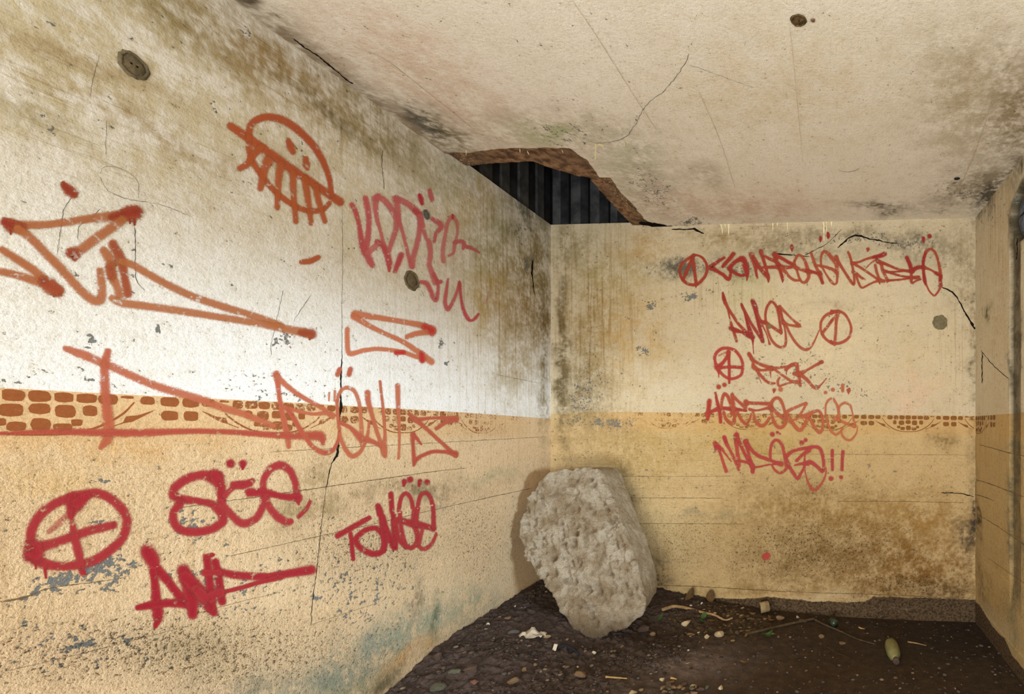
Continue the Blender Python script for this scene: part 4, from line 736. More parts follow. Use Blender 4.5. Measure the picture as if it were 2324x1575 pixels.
flat(*BK, 'paint_drips', """J: 190 292 10; 260 300 16; 320 303 16; 400 298 16; 480 294 14; 600 294 14; 700 296 14; 800 293 14; 900 288 12; 980 282 14; 1060 280 12; 1180 286 6
J: 320 300 9; 333 345 7; 336 385 4|378 300 12; 377 350 9; 377 388 5|350 300 9; 355 340 4|557 296 8; 558 318 4|600 296 8; 602 322 4|668 296 9; 668 330 6; 667 362 4|697 296 8; 698 330 4|764 294 8; 764 330 5; 763 360 3|630 296 8; 630 312 4
J: 1002 285 10; 1005 350 8; 1005 430 4|1020 285 7; 1020 350 4; 1022 420 3|1055 282 9; 1056 335 4""", M_DRIP, 1.0, .3, 'row of cream paint drips at the top of the wall')
flat(*CE, 'paint_drips', """M: 750 985 9; 750 1000 9; 749 1022 4|1103 975 9; 1105 1005 5|1150 990 8; 1165 1018 4|1600 945 12; 1605 960 16; 1602 1010 14; 1600 1060 9|1605 955 12; 1630 950 12; 1650 960 10; 1655 980 5|1790 930 14; 1795 965 6|1810 920 10; 1812 950 5|1380 985 6; 1390 1008 3""", M_DRIP, .9, .3, 'cream paint drips hanging at the broken edge')

def plug(wobj, wl, px, py, r, holes, label, tint=((120, 106, 80), (92, 84, 66)), name='wall_plug'):
    bm = bmesh.new(); r2 = random.Random(int(px)); rings = [(0, .002), (.45, .0025), (.85, .0015), (.93, -.001), (1.0, .004), (1.16, .003), (1.28, 0)]; N = 28; vs = []
    jr = [1 + r2.uniform(-.07, .07) for _ in range(N)]
    for k, (q, hh) in enumerate(rings):
        vs.append([bm.verts.new((q * r * jr[i] * math.cos(2 * math.pi * i / N), q * r * jr[i] * math.sin(2 * math.pi * i / N), hh + r2.uniform(-.0006, .0006))) for i in range(N)] if k else [bm.verts.new((0, 0, hh))])
    for i in range(N):
        bm.faces.new((vs[0][0], vs[1][i], vs[1][(i + 1) % N]))
        for k in range(1, len(rings) - 1): bm.faces.new((vs[k][i], vs[k + 1][i], vs[k + 1][(i + 1) % N], vs[k][(i + 1) % N]))
    me = bpy.data.meshes.new(name); bm.to_mesh(me); bm.free(); o = link(name, me, simple(name + '_mortar', *tint, 60, .95, .004), wobj, True, label=label)
    if wl == 'ceil': p = cpx(px, py); o.location = (p[0], p[1], CEIL); o.rotation_euler = (math.pi, 0, 0)
    else:
        u, z = wl.px(px, py); hq = float(REL[id(wl)](np.array([u]), np.array([z]))[0]); p = wl.pos(u, z, hq + .001); o.location = p
        o.rotation_euler = Vector((wl.n[0], wl.n[1], 0)).to_track_quat('Z', 'Y').to_euler()
    for (hx, hy) in holes:
        bm = bmesh.new(); bmesh.ops.create_circle(bm, cap_ends=True, segments=10, radius=r * .11)
        m2 = bpy.data.meshes.new('screw_hole'); bm.to_mesh(m2); bm.free(); h_ = link('screw_hole', m2, MAT_CRACK, o, False); h_.location = (hx * r, hy * r, .0032)
    return o
plug(*WL, 302, 148, .026, [(-.25, .02), (.2, -.02)], 'small round socket plug with two dark holes high up')
plug(*WL, 934, 637, .034, [], 'crumbling round mortar plug beside the pink lettering')
plug(*BK, 2133, 732, .038, [], 'round grey mortar plug near the far corner', ((130, 118, 88), (108, 98, 74)))
plug(*CE, 1812, 46, .021, [(.1, .1)], 'brown chipped hole in the ceiling', ((120, 92, 52), (62, 52, 34)), 'ceiling_chip')
plug(*CE, 1845, 45, .006, [], None, ((150, 112, 92), (120, 92, 74)), 'ceiling_chip')
plug(*CE, 2172, 405, .012, [], None, ((60, 52, 42), (40, 36, 30)), 'ceiling_chip')
plug(*WL, 967, 487, .018, [], 'small grey chip over the pink lettering', ((96, 94, 86), (120, 116, 106)), 'plaster_chip')
plug(*BK, 1746, 741, .012, [], None, ((122, 112, 78), (134, 124, 88)), 'plaster_chip')

# broken drain pipe in the hole high on the right-hand wall
M_PIPE = simple('blue_grey_iron', (52, 62, 80), (104, 122, 150), 26, .45, .003, .5, **{'Metallic': .5})
def tube(name, pts, radii, mat, parent=None, seg=20, cap=True, jit=0.0, smooth=True, **k):
    P = [Vector(p) for p in pts]; V, F = [], []; up = Vector((0.12, .2, 1)).normalized()
    for i, p in enumerate(P):
        t = (P[min(i + 1, len(P) - 1)] - P[max(i - 1, 0)]).normalized(); a = t.cross(up)
        if a.length < 1e-3: a = t.cross(Vector((1, 0, 0)))
        a.normalize(); b = t.cross(a)
        for j in range(seg):
            q = 2 * math.pi * j / seg; r = radii[i] * (1 + random.uniform(-jit, jit)); V.append(p + a * (r * math.cos(q)) + b * (r * math.sin(q)))
    for i in range(len(P) - 1):
        for j in range(seg): F.append((i * seg + j, i * seg + (j + 1) % seg, (i + 1) * seg + (j + 1) % seg, (i + 1) * seg + j))
    me = bpy.data.meshes.new(name); FF = list(F)
    if cap: FF += [tuple(range(seg))[::-1], tuple(range((len(P) - 1) * seg, len(P) * seg))]
    c = sum(V, Vector()) / len(V); c.z = min(v.z for v in V) if not parent else c.z
    me.from_pydata([v - c for v in V], [], FF); me.update()
    o = link(name, me, mat, parent, smooth, **k); o.location = c if not parent else c - (parent.location if parent.type == 'EMPTY' else Vector()); return o
pc = RIGHT.pos(HOLE_U, HOLE_Z - .005, 0); nx = Vector((RIGHT.n[0], RIGHT.n[1], 0))
pipe = bpy.data.objects.new('drain_pipe', None); C.objects.link(pipe); pipe.location = pc; setp(pipe, label='blue-grey iron pipe stub set in a ragged hole high on the side wall', category='pipe')
p0 = Vector(pc) - nx * .10
def onwall(du, dz, h): return Vector(pc) + Vector((RIGHT.d[0], RIGHT.d[1], 0)) * du + Vector((0, 0, dz)) + nx * h
tube('pipe_body', [onwall(0, 0, -.10), onwall(0, 0, -.05), onwall(0, 0, -.025)], [.098, .098, .096], M_PIPE, pipe)
tube('pipe_collar', [onwall(0, 0, -.042), onwall(0, 0, -.04), onwall(0, 0, -.03), onwall(0, 0, -.028)], [.096, .108, .108, .096], M_PIPE, pipe)
tube('pipe_cap', [onwall(0, 0, -.024), onwall(0, 0, -.018), onwall(0, 0, -.013)], [.092, .086, .05], M_PIPE, pipe)
tube('pipe_strap', [onwall(-.088, .004, -.022), onwall(-.05, .003, -.015), onwall(0, .002, -.0105), onwall(.05, .003, -.015), onwall(.088, .004, -.022)], [.004] * 5, M_SHAFT, pipe, 8)

# ------------------------------------------------------------------ the big lump of broken concrete leaning in the corner
def unproj(px, py, Y):
    rx, rz = ray(px, py); return Vector((rx * Y, Y, EYE + rz * Y))
RZ = lambda y, x: float(np.interp(y, [1060, 1250, 1445], [3.13, 2.96, 2.80])) + (x - 1310) / 1000.0 * -.10
front = [(1238, 1084), (1252, 1073), (1282, 1067), (1310, 1063), (1338, 1064), (1358, 1068), (1368, 1082), (1378, 1108), (1394, 1148), (1408, 1186), (1422, 1220), (1436, 1262), (1448, 1304), (1458, 1340), (1462, 1368), (1458, 1392), (1440, 1408), (1420, 1422), (1390, 1434), (1352, 1447), (1325, 1444), (1306, 1438), (1292, 1424), (1285, 1400), (1270, 1376), (1256, 1350), (1240, 1326), (1226, 1306), (1210, 1292), (1194, 1268), (1186, 1240), (1179, 1206), (1184, 1180), (1196, 1150), (1206, 1122), (1222, 1102)]
FRT = [unproj(x, y, RZ(y, x)) for x, y in front]
back_dir = Vector((.02, .24, .015))
cen = sum(FRT, Vector()) / len(FRT)
BCK = [(cen + (v - cen) * .94) + back_dir for v in FRT]
bm = bmesh.new(); fv = [bm.verts.new(v + (cen - v) * .0) for v in FRT]; bv = [bm.verts.new(v) for v in BCK]
bm.faces.new(fv); bm.faces.new(bv[::-1])
for i in range(len(fv)):
    j = (i + 1) % len(fv); bm.faces.new((fv[j], fv[i], bv[i], bv[j]))
bmesh.ops.triangulate(bm, faces=bm.faces[:]); bmesh.ops.recalc_face_normals(bm, faces=bm.faces[:])
me = bpy.data.meshes.new('tmp'); bm.to_mesh(me); bm.free(); tmp = bpy.data.objects.new('tmp', me); C.objects.link(tmp)
md = tmp.modifiers.new('r', 'REMESH'); md.mode = 'VOXEL'; md.voxel_size = .0055
dg = bpy.context.evaluated_depsgraph_get(); rm = bpy.data.meshes.new_from_object(tmp.evaluated_get(dg)); bpy.data.objects.remove(tmp); 
nv = len(rm.vertices); P = np.empty(nv * 3); rm.vertices.foreach_get('co', P); P = P.reshape(-1, 3)
E = np.empty(len(rm.edges) * 2, int); rm.edges.foreach_get('vertices', E); E = E.reshape(-1, 2); deg = np.bincount(E.ravel(), minlength=nv)[:, None]
def lap(Q):
    s = np.zeros_like(Q); np.add.at(s, E[:, 0], Q[E[:, 1]]); np.add.at(s, E[:, 1], Q[E[:, 0]]); return s / deg
for _ in range(7): P = P + .6 * (lap(P) - P)
rm.vertices.foreach_set('co', P.astype(np.float32).ravel()); rm.update()
Nn = np.empty(nv * 3); rm.vertices.foreach_get('normal', Nn); Nn = Nn.reshape(-1, 3)
fr = np.clip(-Nn[:, 1], 0, 1) ** .5
big = pn3(P, 4.5, 3); mid = pn3(P, 15, 5); ridged = 1 - np.abs(pn3(P, 9, 8)) * 2.2; fine = pn3(P, 42, 9); fine2 = pn3(P, 95, 12)
rid2 = 1 - np.abs(pn3(P, 24, 18)) * 2.4
disp = .014 * big + .017 * mid * (.3 + fr) + .009 * ridged * fr + .011 * rid2 * (.2 + fr) + (.013 * fine + .008 * fine2) * (.25 + fr) * (.35 + 1.0 * sstep(-.25, .35, pn3(P, 6.5, 29)))
rp, rq = proj(P[:, 0], P[:, 1], P[:, 2])
def gash(pts, wd):
    d = np.full(nv, 1e9)
    for (x0, y0), (x1, y1) in zip(pts[:-1], pts[1:]):
        t = np.clip(((rp - x0) * (x1 - x0) + (rq - y0) * (y1 - y0)) / ((x1 - x0) ** 2 + (y1 - y0) ** 2), 0, 1); d = np.minimum(d, np.hypot(rp - x0 - t * (x1 - x0), rq - y0 - t * (y1 - y0)))
    return np.exp(-(d / wd) ** 2) * (fr > .5)
cav = np.maximum.reduce([gash([(1310, 1128), (1316, 1165), (1335, 1188)], 3), gash([(1340, 1185), (1336, 1225), (1330, 1265)], 4.5), gash([(1345, 1200), (1362, 1240), (1372, 1255)], 2.5), gash([(1374, 1252), (1358, 1285), (1350, 1300)], 5), gash([(1342, 1145), (1340, 1160)], 4), gash([(1268, 1200), (1270, 1230), (1320, 1205)], 3) * .5, gash([(1205, 1180), (1250, 1130), (1330, 1120)], 4) * .4])
disp -= .003 * cav
P = P + Nn * disp[:, None]; rm.vertices.foreach_set('co', P.astype(np.float32).ravel())
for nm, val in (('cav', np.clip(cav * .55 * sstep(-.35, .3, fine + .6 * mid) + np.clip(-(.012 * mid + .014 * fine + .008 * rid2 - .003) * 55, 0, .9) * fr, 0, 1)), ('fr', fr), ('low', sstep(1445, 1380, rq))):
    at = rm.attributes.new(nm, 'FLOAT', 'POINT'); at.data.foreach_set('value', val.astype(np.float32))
base = Vector((float(P[:, 0].mean()), float(P[:, 1].mean()), float(P[:, 2].min())))
rm.vertices.foreach_set('co', (P - np.array(base)).astype(np.float32).ravel()); rm.name = 'concrete_boulder'; rm.update()
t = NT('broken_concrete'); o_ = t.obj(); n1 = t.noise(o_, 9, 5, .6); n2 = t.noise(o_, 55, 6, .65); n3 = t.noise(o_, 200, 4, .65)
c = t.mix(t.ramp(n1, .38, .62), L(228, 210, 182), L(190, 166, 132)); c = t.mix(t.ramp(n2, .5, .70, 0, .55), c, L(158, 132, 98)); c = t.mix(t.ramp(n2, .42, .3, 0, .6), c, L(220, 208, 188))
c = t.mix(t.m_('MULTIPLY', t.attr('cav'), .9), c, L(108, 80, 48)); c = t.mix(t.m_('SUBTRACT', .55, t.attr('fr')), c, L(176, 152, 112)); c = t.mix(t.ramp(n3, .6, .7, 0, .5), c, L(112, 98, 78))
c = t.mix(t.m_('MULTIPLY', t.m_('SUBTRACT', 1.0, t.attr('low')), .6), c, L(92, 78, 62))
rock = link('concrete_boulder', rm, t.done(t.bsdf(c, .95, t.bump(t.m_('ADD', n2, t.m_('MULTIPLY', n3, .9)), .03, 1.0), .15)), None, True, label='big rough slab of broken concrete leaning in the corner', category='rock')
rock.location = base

# ------------------------------------------------------------------ things lying on the earth
def mstone(name, a, b, cl=.12): return simple(name, a, b, 14, .92, .004, .25)
MS = dict(pale=mstone('pale_stone', (190, 168, 132), (158, 136, 104)), tan=mstone('tan_stone', (128, 104, 76), (100, 80, 58)), grey=mstone('grey_stone', (98, 95, 94), (76, 74, 76)), green=mstone('grey_green_stone', (94, 92, 76), (70, 68, 56)),
          brown=mstone('brown_stone', (86, 68, 56), (62, 50, 42)), red=mstone('reddish_stone', (118, 84, 66), (92, 66, 52)), dark=mstone('dark_stone', (74, 62, 54), (50, 42, 38)), white=mstone('whitish_stone', (206, 194, 174), (166, 154, 136)), black=mstone('black_plastic', (26, 26, 32), (40, 40, 46)),
          leafg=simple('green_leaf', (46, 74, 34), (72, 96, 48), 30, .6, .002), leafb=simple('dry_leaf', (104, 78, 44), (78, 60, 38), 30, .8, .002), twig=simple('peeled_stick', (168, 138, 98), (132, 104, 70), 40, .85, .002), twigd=simple('dark_stick', (84, 70, 48), (62, 50, 36), 40, .85, .002), straw=simple('straw', (186, 152, 98), (150, 120, 76), 60, .8, .001))
def stone_mesh(seed, a, b, c, sub=2, cuts=5):
    r = random.Random(seed); bm = bmesh.new(); bmesh.ops.create_icosphere(bm, subdivisions=sub, radius=1)
    pl = [(Vector((r.uniform(-1, 1), r.uniform(-1, 1), r.uniform(-.5, 1))).normalized(), r.uniform(.34, .62)) for _ in range(cuts + 3)]
    for v in bm.verts:
        for n_, d_ in pl:
            q = v.co.dot(n_) - d_
            if q > 0: v.co -= n_ * q * .9
        v.co *= 1 + r.uniform(-.04, .04); v.co = Vector((v.co.x * a, v.co.y * b, v.co.z * c))
    zmin = min(v.co.z for v in bm.verts)
    for v in bm.verts: v.co.z -= zmin
    me = bpy.data.meshes.new('stone'); bm.to_mesh(me); bm.free(); return me
TAKEN = []
def stone(px, py, wpx, hpx, mat, label, name='stone', seed=None, sink=.25, rz=0, cat='stone', group=None, smooth=False):
    X, Y = gpx(px, py + hpx * .35); m = Y / FPX; TAKEN.append((X, Y, wpx * m * .75)); a = wpx * m / 2; c = max(hpx * m * .42, .004); me = stone_mesh(int(px * 7 + py) if seed is None else seed, a, a * .8, c)
    me.name = name; o = link(name, me, MS[mat], None, smooth, label=label, category=cat, group=group)
    o.location = (X, Y, float(ground(np.array([X]), np.array([Y]))[0]) - sink * c * 1.4); o.rotation_euler = (0, 0, rz); return o
stone(995, 1487, 30, 28, 'brown', 'brown rounded stone wedged between earth heap and side wall', sink=.15)
stone(1030, 1520, 30, 22, 'green', 'grey-green stone just in front of the brown wedged stone')
stone(990, 1556, 44, 22, 'green', 'large flat greenish stone at the foot of the side wall')
stone(1078, 1547, 26, 16, 'red', 'small reddish rounded stone on the near earth')
stone(1162, 1543, 30, 20, 'tan', 'tan angular stone alone on the near earth')
stone(1070, 1512, 60, 30, 'brown', 'broad earth-coloured slab half buried in the heap', sink=.5)
stone(1166, 1432, 28, 14, 'grey', 'blue-grey flat stone beside the crumpled plastic scrap')
stone(1155, 1401, 22, 10, 'tan', 'small tan stone on the crest of the heap')
stone(1133, 1400, 9, 6, 'tan', 'tiny tan pebble beside the crest stone', 'pebble', cat='pebble')
stone(1108, 1418, 9, 8, 'white', 'white pebble close to the side wall', 'pebble', cat='pebble')
stone(1103, 1428, 11, 5, 'white', 'flat white sliver close to the side wall', 'pebble', cat='pebble')
stone(1169, 1375, 7, 6, 'white', 'bright pebble at the top of the heap by the boulder', 'pebble', cat='pebble')
stone(1190, 1515, 20, 12, 'tan', 'pale brown pebble in the middle of the near earth', 'pebble', cat='pebble')
stone(1268, 1462, 18, 12, 'red', 'reddish stone chip beside the white card scrap')
stone(1347, 1481, 14, 12, 'white', 'cream broken chunk in the hollow below the boulder')
stone(1411, 1468, 11, 9, 'tan', 'small tan pebble in the hollow below the boulder', 'pebble', cat='pebble')
stone(1318, 1528, 38, 26, 'tan', 'rounded stone with a pale worn face in front of the boulder')
stone(1311, 1511, 8, 7, 'pale', 'pebble resting behind the pale-faced stone', 'pebble', cat='pebble')
stone(1458, 1425, 40, 18, 'brown', 'flat brown stone under the right foot of the boulder')
stone(1484, 1440, 20, 12, 'tan', 'tan chip beside the flat brown stone')
stone(1558, 1416, 26, 18, 'pale', 'pale flat broken stone in front of the peeled stick')
stone(1564, 1408, 14, 10, 'pale', 'pale chip lying on the broken flat stone')
stone(1605, 1440, 20, 20, 'pale', 'cream three-cornered stone, first of a pair')
stone(1632, 1435, 26, 24, 'pale', 'cream notched stone, second of a pair')
stone(1586, 1434, 9, 7, 'pale', 'small pebble beside the cream pair', 'pebble', cat='pebble')
stone(1568, 1374, 9, 7, 'white', 'white round pebble behind the peeled stick', 'pebble', cat='pebble')
stone(1592, 1369, 7, 8, 'white', 'upright white pebble behind the stick', 'pebble', cat='pebble')
stone(1597, 1382, 10, 7, 'pale', 'cream pebble touching the middle of the stick', 'pebble', cat='pebble')
stone(1611, 1386, 9, 6, 'pale', 'cream pebble next to the stick end', 'pebble', cat='pebble')
stone(1622, 1392, 11, 6, 'pale', 'flat cream pebble by the stick end', 'pebble', cat='pebble')
stone(1685, 1378, 9, 8, 'pale', 'angular cream pebble in front of the can', 'pebble', cat='pebble')
stone(1668, 1374, 22, 9, 'brown', 'flat brown stone behind the stick')
stone(1705, 1390, 20, 9, 'tan', 'flat tan stone below the can')
stone(1770, 1400, 24, 16, 'tan', 'leaf-brown stone near the bend of the dark rod')
stone(1810, 1399, 10, 10, 'white', 'shiny white shell bit near the bend of the rod', 'pebble', cat='pebble')
stone(1822, 1407, 22, 10, 'tan', 'tan flat stone beside the shell bit')
stone(1863, 1443, 17, 11, 'tan', 'tan stone on the smooth mud')
stone(1861, 1460, 10, 8, 'dark', 'dark lump on the smooth mud', 'pebble', cat='pebble')
stone(1911, 1457, 22, 12, 'tan', 'mud-covered stone on the smooth mud', sink=.5)
stone(1674, 1434, 14, 14, 'brown', 'dark curled lump near the start of the rod')
stone(1645, 1432, 12, 12, 'brown', 'brown lump beside the cream pair')
stone(1548, 1450, 8, 7, 'tan', 'small tan pebble between the boulder and the cream pair', 'pebble', cat='pebble')
stone(1562, 1473, 8, 7, 'white', 'white pebble on the muddy hump', 'pebble', cat='pebble')
r3 = random.Random(21)
for k in range(26):                                            # the little heap of chips at the front edge of the floor
    x = 1545 + r3.gauss(0, 36); y = 1560 + r3.gauss(0, 9) 
    if y > 1574: y = 1574 - r3.random() * 6
    stone(x, y, r3.uniform(12, 26), r3.uniform(7, 13), r3.choice(['tan', 'tan', 'brown', 'pale', 'brown', 'green']), 'broken chip in the small rubble heap at the front edge', 'rubble_chip', k, .2, r3.uniform(0, 3), 'chip', 'rubble heap at the front edge')

def on_ground(px, py, dz=0.0):
    X, Y = gpx(px, py); return Vector((X, Y, float(ground(np.array([X]), np.array([Y]))[0]) + dz))
def stick(name, pts, wpx, mat, label, cat='stick', dz=.004, seg=8, taper=.5, jit=.12):
    P = [on_ground(x, y, dz) for x, y in pts]; Q = catmull(np.array([list(p) for p in P]), .012); TAKEN.extend((q[0], q[1], .022) for q in Q); n = len(Q); r = [wpx * q[1] / FPX / 2 * (1 - (1 - taper) * i / (n - 1)) for i, q in enumerate(Q)]
    for i in range(n): Q[i, 2] = max(Q[i, 2], 0) + r[i] * .5
    return tube(name, [tuple(q) for q in Q], r, MS[mat], None, seg, True, jit, label=label, category=cat)
stick('stick', [(1502, 1386), (1530, 1383), (1560, 1383), (1590, 1390), (1620, 1398), (1645, 1407), (1663, 1406)], 8, 'twig', 'long pale peeled stick beside the boulder')
stick('stick', [(1690, 1443), (1740, 1432), (1800, 1418), (1848, 1407)], 6.5, 'twigd', 'straight dark rod lying on the mud', 'rod', .006, 8, .9, .03)
stick('stick', [(1848, 1408), (1868, 1419), (1900, 1432), (1945, 1452), (1985, 1464)], 5, 'twigd', 'thin dark twig angled off the rod end')
stick('stick', [(1374, 1540), (1398, 1541), (1423, 1542)], 5, 'straw', 'short yellow straw stalk on the near earth', 'stalk')
stick('stick', [(1522, 1542), (1536, 1544)], 6, 'straw', 'stubby straw end above the rubble heap', 'stalk')
stick('stick', [(1556, 1453), (1562, 1458), (1569, 1464)], 3, 'twigd', 'tiny twig in front of the cream pair')
stick('stick', [(2060, 1459), (2080, 1462), (2102, 1467)], 3.5, 'twig', 'dry twig behind the bottle')
stick('stick', [(1949, 1426), (1955, 1429), (1963, 1429)], 4, 'straw', 'small pale stub near the wall on smooth mud', 'stalk')
stick('stick', [(1872, 1466), (1895, 1480), (1920, 1490), (1940, 1502)], 1.6, 'twigd', 'hair-thin root on the smooth mud', 'root', .001)
stick('stick', [(1558, 1509), (1570, 1504)], 2, 'straw', 'tiny straw on the muddy hump', 'stalk')
def leaf(px, py, lpx, wpx, rot, mat, label, tilt=.25, name='leaf', cat='leaf', curl=.3, bits=None):
    p = on_ground(px, py); TAKEN.append((p.x, p.y, .03)); m = p.y / FPX; Ln, Wd = lpx * m, wpx * m; V, F = [], []; N = 7
    for top in (1, 0):
        for i in range(N):
            t_ = i / (N - 1); ww = Wd / 2 * math.sin(math.pi * min(.97, t_ * .93 + .05)) ** .75
            for s_ in (-1, 0, 1): V.append(((t_ - .5) * Ln, s_ * ww, curl * Ln * (.5 * (2 * t_ - 1) ** 2 + .25 * abs(s_)) + (.0012 if top else 0)))
    for lay in (0, 1):
        for i in range(N - 1):
            for j in range(2):
                a = lay * N * 3 + i * 3 + j; q = (a, a + 1, a + 4, a + 3); F.append(q if lay == 0 else q[::-1])
    me = bpy.data.meshes.new(name); me.from_pydata(V, [], F); me.update(); o = link(name, me, MS[mat], None, True, label=label, category=cat)
    o.location = p + Vector((0, 0, .003 + abs(math.sin(tilt)) * Ln * .45)); o.rotation_euler = (.15, -tilt, rot); return o
leaf(1598, 1406, 16, 12, 1.2, 'leafg', 'fresh green leaf sprouting beside the stick', .9)
leaf(1592, 1411, 14, 8, 2.6, 'leafg', 'second green leaf, lower and longer, beside the stick', .3)
leaf(1568, 1362, 30, 20, .9, 'leafb', 'brown dead leaf against the foot of the back wall', .9)
leaf(1612, 1366, 26, 20, 1.8, 'leafb', 'dark olive dead leaf upright at the back wall', 1.1)
leaf(1745, 1448, 24, 16, .4, 'leafg', 'dull green curled scrap below the dark rod', .3, curl=.6)
leaf(1692, 1512, 24, 10, -.5, 'leafb', 'dry curled leaf alone on the smooth mud', .3, curl=.5)
leaf(1617, 1415, 22, 8, -.4, 'leafb', 'brown leaf between cream stones and stick', .15)
leaf(1752, 1412, 20, 9, -.6, 'leafb', 'pinkish dry leaf just above the rod', .15)
leaf(1500, 1408, 20, 8, 1.0, 'leafg', 'small green weed leaf by the boulder foot', .7)
leaf(1692, 1450, 14, 8, .9, 'leafb', 'curled leaf under the start of the rod', .3, curl=.7)

def lathe(name, prof, axis_pts, mat, parent, seg=24, **k):          # profile (distance along axis, radius)
    a, b = Vector(axis_pts[0]), Vector(axis_pts[1]); d = (b - a).normalized()
    o = tube(name, [a + d * q for q, _ in prof], [r for _, r in prof], mat, parent, seg, True, **k); return o
M_BOT = simple('dusty_bottle_plastic', (134, 130, 84), (110, 106, 66), 12, .5, .001, .4)
bt = bpy.data.objects.new('bottle', None); C.objects.link(bt); A_, B_ = on_ground(2020, 1468), on_ground(2034, 1511); bt.location = (A_ + B_) / 2; setp(bt, label='dusty olive plastic bottle lying on the smooth mud', category='bottle')
ax = (A_ + Vector((0, 0, .028)), B_ + Vector((0, 0, .024))); Lb = (ax[1] - ax[0]).length; R = .038
lathe('bottle_body', [(0, .012), (.004 * 1, .022), (.02, .033), (.05, R), (Lb * .55, R), (Lb * .72, R * .86), (Lb * .84, R * .52), (Lb * .9, R * .38)], ax, M_BOT, bt)
lathe('bottle_neck', [(Lb * .89, R * .36), (Lb * .97, R * .36)], ax, M_BOT, bt)
lathe('bottle_cap', [(Lb * .95, R * .42), (Lb * .955, R * .46), (Lb * 1.02, R * .46), (Lb * 1.025, R * .40)], ax, MS['brown'], bt)
def can(px, py, rpx, ln, d, mat, label, name, cat, open_r=.86):
    p = on_ground(px, py); m = p.y / FPX; r = rpx * m; root = bpy.data.objects.new(name, None); C.objects.link(root); root.location = p; setp(root, label=label, category=cat)
    d = Vector(d).normalized(); c0 = p + Vector((0, 0, r * .92)); q = r * open_r
    lathe('shell', [(ln, q * .9), (.01, q), (0, q), (0, r), (.006, r * 1.04), (.012, r), (ln * .5, r), (ln * .52, r * 1.03), (ln * .54, r), (ln, r), (ln + .002, r * .95)], (c0, c0 + d), mat, root, 22)
    lathe('inner_floor', [(ln * .6, q * .95), (ln * .62, q * .95)], (c0, c0 + d), MS['dark'], root, 16)
can(1725, 1392, 12, .055, (.9, .35, .08), simple('dull_tin', (170, 146, 104), (126, 106, 74), 20, .55, .002, .4), 'open tin can lying at the foot of the back wall', 'tin_can', 'can')
can(1897, 1424, 8.5, .05, (-.5, .8, .05), simple('green_glass', (40, 52, 40), (62, 74, 56), 20, .25, .001, .5), 'dark green broken bottle mouth on the smooth mud', 'bottle_neck', 'glass')
# crumpled scrap, white card, curved black shard
def scrap(px, py, wpx, hpx, mat, label, name, cat, seed, amp=.35):
    p = on_ground(px, py); m = p.y / FPX; a, b = wpx * m / 2, hpx * m / 2 * 1.5; N, M_ = 18, 12; r2 = random.Random(seed)
    g = np.stack(np.meshgrid(np.linspace(-1, 1, N), np.linspace(-1, 1, M_)), -1).reshape(-1, 2); z = a * amp * (1 + fbm(g[:, 0] * 2.6, g[:, 1] * 2.6, seed, 3) * 1.6)
    ang = np.arctan2(g[:, 1], g[:, 0]); rr = 1 + .45 * pn(np.cos(ang) * 2 + seed, np.sin(ang) * 2, seed); k = np.maximum(np.abs(g).max(1), 1e-6) / np.maximum(np.hypot(g[:, 0], g[:, 1]), 1e-6)
    V = np.stack([g[:, 0] * k * a * rr, g[:, 1] * k * b * rr, z * np.clip(1.2 - np.hypot(g[:, 0] * k, g[:, 1] * k), 0.08, 1)], 1); V2 = V - [0, 0, .0015]
    F = grid_faces(M_, N); me = mesh_np(name, np.vstack([V, V2]), np.vstack([F, F[:, ::-1] + len(V)])); o = link(name, me, MS[mat], None, True, label=label, category=cat); o.location = p + Vector((0, 0, .003)); return o
scrap(1208, 1442, 62, 22, 'white', 'crumpled whitish plastic scrap on the heap', 'plastic_scrap', 'scrap', 4, .38)
scrap(1241, 1447, 18, 10, 'pale', 'torn cream scrap next to the crumpled plastic', 'plastic_scrap', 'scrap', 9, .4)
p = on_ground(1257, 1478); cme = box_me('card_scrap', (-.009, -.001, 0), (.009, .001, .032), .0004); o = link('card_scrap', cme, MS['white'], None, False, label='small white card stub standing in the earth', category='card'); o.location = p - Vector((0, 0, .003)); o.rotation_euler = (-.5, .15, .1)
stick('shard', [(1265, 1472), (1280, 1470), (1295, 1474), (1306, 1481), (1313, 1488)], 8, 'black', 'curved black plastic shard below the boulder', 'shard', .003, 8, .7, .05)

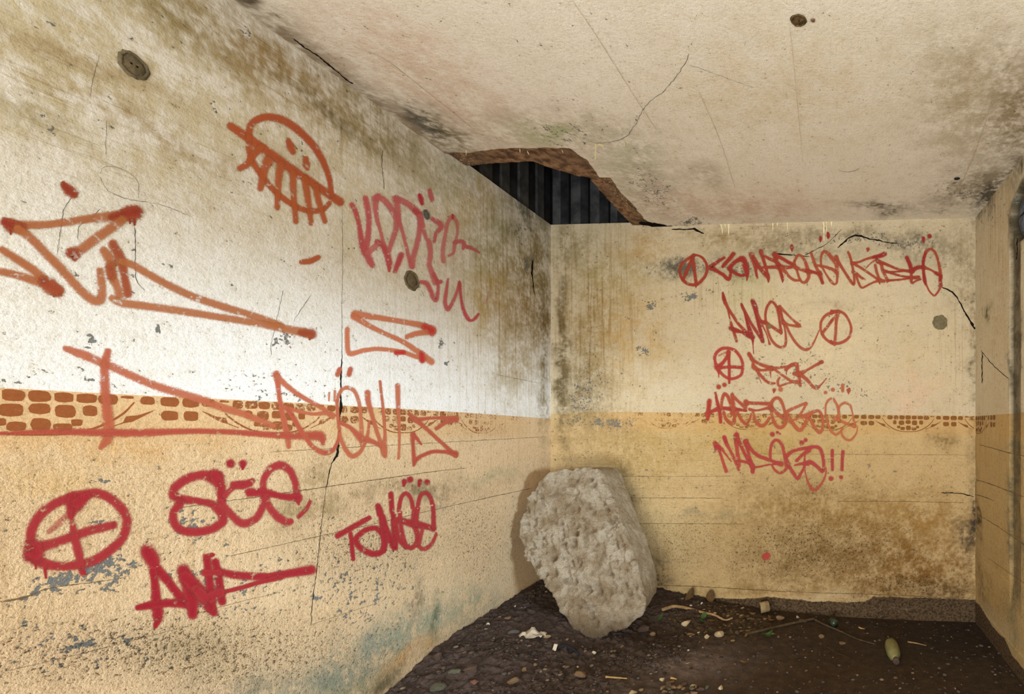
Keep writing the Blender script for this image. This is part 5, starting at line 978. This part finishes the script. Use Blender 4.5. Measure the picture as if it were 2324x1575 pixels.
# grit strewn over the earth: nobody could count it
def free(x, y):
    k = (y < np.interp(x, [CL[0], CR[0]], [CL[1], CR[1]]) - .03) & (x > -1.82) & ~((x > -1.72) & (x < -.98) & (y > 2.72) & (y < 3.45))
    for X, Y, r in TAKEN + [(.36, 2.86, .14), (-.46, 3.33, .07), (.05, 3.2, .05), (-1.53, 2.73, .1)]: k &= np.hypot(x - X, y - Y) > r + .012
    return k
def strewn(name, n, label, mats, region, smin, smax, seed, flat_=.6):
    r2 = np.random.RandomState(seed); bm = bmesh.new(); bmesh.ops.create_icosphere(bm, subdivisions=1, radius=1); T = np.array([v.co[:] for v in bm.verts]); F0 = np.array([[v.index for v in f.verts] for f in bm.faces]); bm.free()
    X, Y, ok = [], [], 0
    while ok < n:
        x = r2.uniform(-1.85, .95, 4000); y = r2.uniform(2.05, 3.45, 4000); k = (r2.uniform(0, 1, 4000) < region(x, y)) & free(x, y); X.append(x[k]); Y.append(y[k]); ok += k.sum()
    X = np.concatenate(X)[:n]; Y = np.concatenate(Y)[:n]; Z = ground(X, Y); S = smin + (smax - smin) * r2.uniform(0, 1, n) ** 3
    R_ = r2.uniform(0, 6.28, n); V = T[None] * (1 + r2.uniform(-.3, .3, (n, len(T), 1))); V[..., 2] *= flat_; V[..., 0] *= r2.uniform(.7, 1.4, (n, 1))
    c_, s_ = np.cos(R_)[:, None], np.sin(R_)[:, None]; x_ = V[..., 0] * c_ - V[..., 1] * s_; y_ = V[..., 0] * s_ + V[..., 1] * c_; V = np.stack([x_, y_, V[..., 2]], -1) * S[:, None, None] + np.stack([X, Y, Z + S * .1], -1)[:, None]
    F = (F0[None] + (np.arange(n) * len(T))[:, None, None]).reshape(-1, 3); pal = lin(np.array(mats)); cc = np.repeat(pal[r2.randint(0, len(pal), n)], len(T), 0)
    t = NT(name + '_grain'); q = t.noise(t.attr('co_w', 'Vector'), 150, 3); m = t.done(t.bsdf(t.mix(t.ramp(q, .3, .7, 0, .6), t.attr('cup', 'Color'), t.mix(1, t.attr('cup', 'Color'), (.5, .45, .4), 'MULTIPLY')), .85, None, .3))
    return V.reshape(-1, 3), F, cc, m
g1 = strewn('gravel', 3400, None, [(76, 63, 55), (92, 76, 62), (66, 56, 50), (70, 60, 52), (84, 80, 76), (58, 48, 42), (120, 104, 86), (60, 50, 44)],
       lambda x, y: (.12 + .88 * (ground(x, y, False) > .045)) * (np.exp(-((x + .62) / .33) ** 2 - ((y - 3.18) / .2) ** 2) < .28), .0022, .0125, 5)
g2 = strewn('litter', 460, None, [(100, 78, 48), (84, 64, 38), (128, 104, 68), (72, 57, 36), (60, 48, 32)],
       lambda x, y: 1.0 * (np.exp(-((x + .62) / .33) ** 2 - ((y - 3.18) / .2) ** 2) > .3), .004, .017, 6, .4)
V = np.vstack([g1[0], g2[0]]); link('gravel', mesh_np('gravel', V, np.vstack([g1[1], g2[1] + len(g1[0])]), dict(cup=np.vstack([g1[2], g2[2]]), co_w=V)), g1[3], None, False, kind='stuff', label='grit, leaf crumbs and stone chips strewn over the dark earth', category='gravel')
